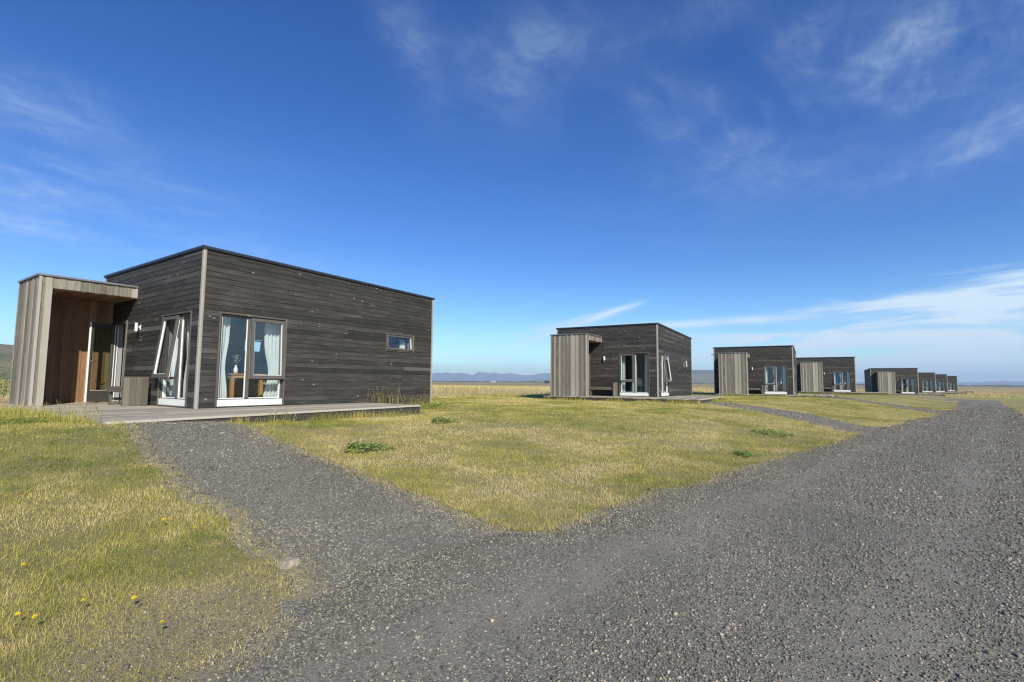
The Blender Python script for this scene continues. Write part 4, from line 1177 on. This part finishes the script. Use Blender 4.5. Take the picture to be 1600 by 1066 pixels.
FL = [(-2.28, 2.41, 'yellow flower lowest at the left edge of the near lawn'), (-2.15, 2.37, 'yellow flower just right of the one at the lower left edge'), (-2.09, 2.54, 'large yellow flower a hand to the right of the pair at the lower left'),
      (-1.88, 2.60, 'yellow flower in straw midway between the lower left edge and the flat stone'), (-1.54, 2.31, 'half hidden yellow flower on the worn straw nearest the bottom of the picture'),
      (-3.38, 4.99, 'upper left flower of the pair where the left lawn meets the path'), (-3.20, 4.93, 'right flower of the pair where the left lawn meets the path'), (-2.49, 4.16, 'yellow flower on the path edge above the trio of flowers'),
      (-2.18, 3.85, 'yellow flower on the lawn tip beside the path'), (-2.23, 3.62, 'lowest flower of the trio on the left lawn by the path'), (-2.48, 3.69, 'leftmost flower of the trio on the left lawn by the path'),
      (-4.25, 8.75, 'yellow flower in front of the nearest deck beside the path'), (-4.0, 9.35, 'yellow flower against the dark deck edge by the path'), (-1.97, 6.22, 'yellow flower on the middle lawn close to the path edge'),
      (-1.46, 5.92, 'yellow flower right of the one near the path edge on the middle lawn'), (-.61, 5.15, 'left flower of the pair above the lawn tip'), (-.55, 5.35, 'right flower of the pair above the lawn tip'),
      (-2.03, 8.04, 'yellow flower just right of the round green weed patch'), (-1.83, 7.81, 'second yellow flower right of the round green weed patch'), (-2.47, 8.03, 'yellow flower behind the round green weed patch'),
      (2.6, 8.47, 'lone yellow flower in the middle of the big lawn'), (-2.9, 10.9, 'yellow flower below the long deck edge, the left one'), (-2.3, 11.8, 'yellow flower below the long deck edge, the middle one'), (-1.89, 11.13, 'yellow flower in the lawn off the end of the long deck'),
      (-2.79, 2.93, 'yellow flower half sunk in green grass above the lower left pair')]
f0 = flower_mesh()
for i, (x_, y_, lab) in enumerate(FL):
    o = f0 if i == 0 else f0.copy()
    if i: scene.collection.objects.link(o)
    o.location = (x_, y_, float(gz(x_, y_)) - R.uniform(0, .02)); o.rotation_euler = (R.uniform(-.25, .25), R.uniform(-.25, .25), R.uniform(0, 6.28))
    sc_ = R.uniform(.65, .95) * (1 if y_ < 5.5 else 1.15); o.scale = (sc_, sc_, sc_)
    tag(o, lab, 'flower', 'small yellow flowers scattered over the lawns')


def weed(name, x0, y0, rx, ry, n, mats, label, hmax=.10, spots=0):
    f = MB(); zc = float(gz(x0, y0))
    for k in range(n):
        t = R.random() * 6.283; rr = math.sqrt(R.random()) * (1 + .25 * math.sin(t * 3 + 1)); px_, py_ = rr * rx * math.cos(t), rr * ry * math.sin(t)
        zz_ = float(gz(x0 + px_, y0 + py_)) - zc; h = hmax * (1 - .5 * rr) * R.uniform(.3, 1.0)
        c = Vector((px_, py_, zz_ + h)); a = R.random() * 6.283; s_ = R.uniform(.018, .042); d = Vector((math.cos(a), math.sin(a), R.uniform(-.4, .7))) * s_; p = Vector((-math.sin(a), math.cos(a), R.uniform(-.3, .3))) * s_ * .5
        f.poly([c, c + d * .5 + p, c + d * 1.2, c + d * .5 - p], None, .5, 1 if R.random() < .35 else 0)
        if k % 6 == 0: f.tube((px_ * .9, py_ * .9, zz_), c, .0014, n=4, caps=False)
    for k in range(spots):
        t = R.random() * 6.283; rr = math.sqrt(R.random()); c = Vector((rr * rx * math.cos(t), rr * ry * math.sin(t), hmax * R.uniform(.9, 1.5)))
        for q in range(6):
            a = q * 1.05; f.poly([c, c + Vector((math.cos(a), math.sin(a), .1)) * .014, c + Vector((math.cos(a + .8), math.sin(a + .8), .1)) * .014], None, .5, 2)
    o = f.build(name, mats); o.location = (x0, y0, zc)
    tag(o, label, 'weed'); return o


WM = [M['leaf'], M['leaf_light'], M['cream']]
weed('weed_patch', -1.93, 6.77, .30, .28, 620, WM, 'round dark green weed patch on the middle lawn near the path', .09)
weed('weed_patch', 5.75, 11.04, .38, .46, 600, WM, 'green weed patch at the right of the lawn near the side path', .10)
weed('weed_patch', 3.72, 8.1, .17, .20, 280, WM, 'small green weed patch near the road edge of the lawn', .08)
weed('flowering_weed', -1.33, 9.89, .26, .28, 420, WM, 'cream flowered weed on the lawn beyond the end of the long deck', .12, 34)
weed('weed_patch', -2.25, 14.5, .5, .6, 900, WM, 'dark green tuft of weeds at the far corner of the nearest cabin', .22)


def seedheads(x0, y0, rx, ry, n, hmin, hmax, label, rust=.6):
    f = MB(); zc = float(gz(x0, y0))
    for k in range(n):
        a = R.random() * 6.283; rr = math.sqrt(R.random()); bx_, by_ = rr * rx * math.cos(a), rr * ry * math.sin(a)
        h = R.uniform(hmin, hmax); lx_, ly_ = R.uniform(-.25, .25) * h, R.uniform(-.25, .25) * h; z_ = float(gz(x0 + bx_, y0 + by_)) - zc
        p0 = Vector((bx_, by_, z_ - .01)); p1 = p0 + Vector((lx_ * .35, ly_ * .35, h * .6)); p2 = p0 + Vector((lx_, ly_, h))
        f.tube(p0, p1, .0022, .0016, 4, R.random(), 0, False); f.tube(p1, p2, .0016, .001, 4, R.random(), 0, False)
        mi = 1 if R.random() < rust else 0
        if R.random() < .7:
            for q in range(9):
                c = p1.lerp(p2, .35 + .65 * q / 8); d = Vector((R.uniform(-1, 1), R.uniform(-1, 1), R.uniform(.2, 1))).normalized() * R.uniform(.008, .016); e_ = d.orthogonal().normalized() * .0035
                f.poly([c, c + d * .5 + e_, c + d, c + d * .5 - e_], None, R.uniform(.6, 1), mi)
    for k in range(n * 3):
        a = R.random() * 6.283; rr = math.sqrt(R.random()); bx_, by_ = rr * rx * math.cos(a), rr * ry * math.sin(a); h = R.uniform(.4, 1) * hmin * .9; t = R.random() * 6.28
        s_ = Vector((math.cos(t), math.sin(t), 0)) * .004; L_ = Vector((R.uniform(-.5, .5) * h, R.uniform(-.5, .5) * h, h)); z_ = float(gz(x0 + bx_, y0 + by_)) - zc; b_ = Vector((bx_, by_, z_ - .01))
        f.poly([b_ - s_, b_ + s_, b_ + L_ * .55 + s_ * .7, b_ + L_, b_ + L_ * .55 - s_ * .7], None, R.uniform(.2, .8), 0)
    o = f.build('tall_grass_tuft', [M['grass'], M['rust']]); o.location = (x0, y0, zc); tag(o, label, 'grass tuft', 'seeding grass tufts along the deck edges'); return o


seedheads(-6.15, 7.2, .28, .14, 40, .08, .34, 'seeding grass tuft at the left end of the path against the deck', .5)
seedheads(-6.9, 7.72, .35, .14, 24, .06, .20, 'grass tuft at the front corner of the nearest deck', .4)
seedheads(-8.2, 8.6, .6, .2, 60, .10, .25, 'low grass tuft left of the path along the deck front', .3)
seedheads(-4.2, 9.1, .30, .22, 40, .10, .28, 'grass tuft right of the path at the long deck edge', .5)
seedheads(-2.95, 15.2, .45, .55, 60, .15, .40, 'dark grass tuft at the far end of the long deck', .3)
# tuft growing between deck and wall of the nearest cabin
p_ = xf_of(0)((-.35, 4.75, 0)); seedheads(p_.x, p_.y, .55, .5, 75, .24, .72, 'rust brown sorrel and grass against the side wall of the nearest cabin', .75)
p_ = xf_of(0)((-.3, 6.2, 0)); seedheads(p_.x, p_.y, .5, .6, 70, .20, .5, 'grass tuft at the far corner of the nearest cabin wall', .5)


def rock():
    bm = bmesh.new(); bmesh.ops.create_icosphere(bm, subdivisions=4, radius=1)
    for v in bm.verts:
        n_ = mnoise.fractal(v.co * 1.6 + Vector((3, 1, 7)), 1, 2, 5); v.co *= 1 + .22 * n_
        v.co.x *= .065; v.co.y *= .085; v.co.z *= .026
    me = bpy.data.meshes.new('flat_stone'); bm.to_mesh(me); bm.free(); me.shade_smooth()
    m = Mat('pale_flat_rock', .85); v = m.coord('Object'); m.col(m.mix(m.ramp(m.noise(v, 30, 6, .7), .35, .65), (.17, .15, .125), m.mix(m.noise(v, 22, 3), (.36, .33, .27), (.46, .36, .22)))); m.bump(m.noise(v, 60, 6, .7), .6, .004)
    me.materials.append(m.m); o = bpy.data.objects.new('flat_stone', me); scene.collection.objects.link(o)
    o.location = (-1.36, 3.17, float(gz(-1.36, 3.17)) + .006); o.rotation_euler = (.05, -.06, .5)
    tag(o, 'pale flat stone half buried where the path meets the left lawn', 'stone')


rock()


# ------------------------------------------------------------------ hills, far mountains, bush, far buildings
def hill_mat(name, lo, hi, dark, sc, band=.35):
    m = Mat(name, .95); v = m.coord('Object')
    a = m.noise(m.coord('Object', (1, 1, 3.5)), sc, 8, .62); b = m.noise(v, sc * 5, 6, .6)
    c = m.mix(m.ramp(a, .38, .62), lo, hi); c = m.mix(m.math('MULTIPLY', m.ramp(b, .52, .7), band), c, dark); m.col(c); m.bump(b, .6, 2)
    return m.m


def hill(name, az0, az1, r0, r1, hfun, mat, nu=220, nr=26, seed=1):
    V = []; F = []
    for i in range(nu + 1):
        a = az0 + (az1 - az0) * i / nu; H_ = hfun(a)
        for j in range(nr + 1):
            t = j / nr; r = r0 + (r1 - r0) * t; prof = math.sin(min(t / .62, 1) * math.pi / 2) ** 1.25 if t < .62 else math.cos((t - .62) / .38 * math.pi / 2) ** 1.2
            fold = mnoise.fractal(Vector((r * math.sin(a), r * math.cos(a), seed * 50.)) * (7.0 / (r1 - r0)), 1, 2.1, 6)
            V.append((r * math.sin(a), r * math.cos(a), -2.0 + prof * (H_ + 2) * (1 + .16 * fold * (1 - .6 * prof)) if j else -8.0))
    for i in range(nu):
        for j in range(nr):
            k = i * (nr + 1) + j; F.append((k, k + nr + 1, k + nr + 2, k + 1))
    me = bpy.data.meshes.new(name); me.from_pydata(V, [], F); me.shade_smooth(); me.materials.append(mat)
    o = bpy.data.objects.new(name, me); scene.collection.objects.link(o); o['kind'] = 'structure'; return o


def interp(pts):
    xs_, ys_ = zip(*pts); return lambda a: float(np.interp(a, xs_, ys_))


def pa(px_): return math.atan((px_ - 800) / 780.4)


def hfn(pts, dist, nz_, sc, seed):
    """skyline heights (angle above the horizon in image pixels) turned into metres at that distance"""
    f = interp([(pa(p), e) for p, e in pts])
    def g(a):
        return dist * f(a) / 780.4 * math.cos(a) + dist * nz_ / 780.4 * mnoise.fractal(Vector((a * sc, seed, 0)), 1, 2, 5)
    return g


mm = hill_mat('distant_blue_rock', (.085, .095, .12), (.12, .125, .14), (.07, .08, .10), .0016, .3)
hill('mountains', pa(-700), pa(1080), 6300, 7900, hfn([(-700, 6), (300, 10), (560, 11.5), (672, 11.5), (682, 13.2), (700, 14.2), (706, 12.4), (725, 13.0), (738, 11.4), (750, 14.0), (768, 14.0), (782, 11.8), (799, 14.2), (806, 11.8), (820, 10.8), (836, 11.6), (852, 13.4), (860, 13.8), (920, 12), (1080, 9)], 7300, 1.6, 55, 3), mm, 420)
hill('mountains', pa(1330), pa(2600), 6300, 7900, hfn([(1330, 4), (1420, 5.5), (1500, 5.5), (1530, 6.6), (1560, 7.4), (1590, 7.0), (1650, 7.5), (2600, 6)], 7300, 1.2, 55, 9), mm, 260)
hill('hills', pa(700), pa(1000), 4200, 5200, hfn([(700, 0), (800, 1.0), (850, 5), (880, 6), (950, 5), (1000, 0)], 4800, .4, 30, 4), hill_mat('dim_hill', (.08, .085, .06), (.12, .11, .08), (.05, .05, .04), .002), 80)
hill('hills', pa(965), pa(1190), 1900, 2800, hfn([(965, 0), (1020, 14), (1070, 21), (1090, 20.5), (1110, 21), (1135, 19), (1160, 10), (1190, 0)], 2450, .5, 24, 5), hill_mat('grey_green_hill', (.095, .10, .07), (.15, .14, .095), (.06, .06, .045), .004), 160)
hill('hills', pa(-1500), pa(330), 420, 1000, hfn([(-1500, 70), (-600, 66), (-200, 60), (0, 52), (22, 50), (80, 42), (200, 20), (330, 0)], 780, .7, 12, 6), hill_mat('green_brown_hillside', (.075, .085, .025), (.17, .14, .065), (.10, .085, .06), .008, .6), 240)
hill('hills', pa(600), pa(1700), 1450, 1750, lambda a: 2.6 + 2.2 * mnoise.fractal(Vector((a * 60, 8, 0)), 1, 2, 5), hill_mat('dark_low_ridge', (.030, .034, .022), (.06, .06, .035), (.02, .02, .016), .01), 260)


def bush(x0, y0, n, rx, ry, hh, label):
    f = MB(); zc = float(gz(x0, y0))
    for k in range(n):
        a, b_ = R.random() * 6.283, R.random(); rr = R.uniform(.55, 1.0) * (1 + .22 * math.sin(a * 3) + .15 * math.sin(a * 7 + b_ * 5))
        c = Vector((rr * rx * math.cos(a) * math.sqrt(1 - b_ * b_ * .8), rr * ry * math.sin(a) * math.sqrt(1 - b_ * b_ * .8), hh * b_ * rr)); t = R.random() * 6.283; s_ = R.uniform(.03, .07)
        d = Vector((math.cos(t), math.sin(t), R.uniform(-.6, .6))) * s_; p = Vector((-math.sin(t), math.cos(t), R.uniform(-.5, .5))) * s_ * .45
        f.poly([c, c + d * .5 + p, c + d * 1.1, c + d * .5 - p], None, .5, 1 if R.random() < .5 else 0)
    for k in range(14):
        a = R.random() * 6.283; f.tube((0, 0, -.05), (rx * .7 * math.cos(a), ry * .7 * math.sin(a), hh * R.uniform(.4, .85)), .018, .006, 5, .5, 2)
    o = f.build('low_bush', [M['leaf'], M['leaf_light'], M['fascia']]); o.location = (x0, y0, zc); tag(o, label, 'bush')


bush(-21.5, 20.0, 3600, 1.5, 1.5, 1.25, 'green leafy bush at the left edge behind the porch of the nearest cabin')
bush(-23.6, 23.5, 2200, 1.3, 1.3, 1.0, 'smaller pale green bush behind the bush at the left edge')


def far_house(x0, y0, w_, d_, h_, wallm, roofm, name, label, cat):
    z = float(gz(x0, y0)) - .1; e = empty(name, (x0, y0, z)); b = MB(); b.box((-w_ / 2, -d_ / 2, 0), (w_ / 2, d_ / 2, h_), 2, .5); b.build('wall', M[wallm], e)
    r = MB(); o_ = .3; A = [(-w_ / 2 - o_, -d_ / 2 - o_, h_ + .002), (w_ / 2 + o_, -d_ / 2 - o_, h_ + .002), (w_ / 2 + o_, d_ / 2 + o_, h_ + .002), (-w_ / 2 - o_, d_ / 2 + o_, h_ + .002)]; R1, R2 = (-w_ / 2 - o_, 0, h_ * 1.55), (w_ / 2 + o_, 0, h_ * 1.55)
    r.poly(A); r.poly([A[0], A[1], R2, R1]); r.poly([A[2], A[3], R1, R2]); r.poly([A[0], R1, A[3]]); r.poly([A[1], A[2], R2]); r.build('roof', M[roofm], e); tag(e, label, cat)


far_house(42, 600, 5, 4, 2.0, 'black', 'black', 'dark_shed', 'tiny dark shed on the plain just left of the second cabin', 'shed')
far_house(-55, 1500, 16, 8, 3.0, 'shell', 'shell', 'farmhouse', 'tiny white farm building on the plain between the first two cabins', 'farm building')
far_house(40, 1700, 10, 7, 2.8, 'shell', 'metal', 'farmhouse', 'tiny pale farm building farther right on the same plain', 'farm building')

# ------------------------------------------------------------------ haze
hz = bpy.data.meshes.new('haze'); bm = bmesh.new(); bmesh.ops.create_cube(bm, size=1); bm.to_mesh(hz); bm.free()
ho = bpy.data.objects.new('haze', hz); scene.collection.objects.link(ho); ho.scale = (17600, 17600, 200); ho.location = (0, 0, 200 / 2 - 12)
hm = bpy.data.materials.new('haze'); hm.use_nodes = True; hn = hm.node_tree.nodes; hn.clear()
pv = hn.new('ShaderNodeVolumePrincipled'); pv.inputs['Color'].default_value = (.58, .79, 1.0, 1); pv.inputs['Density'].default_value = 1.75e-4; pv.inputs['Anisotropy'].default_value = .0
ou = hn.new('ShaderNodeOutputMaterial'); hm.node_tree.links.new(pv.outputs[0], ou.inputs['Volume']); hz.materials.append(hm); ho['kind'] = 'stuff'; ho['label'] = 'pale blue air over the plain'; ho['category'] = 'haze'
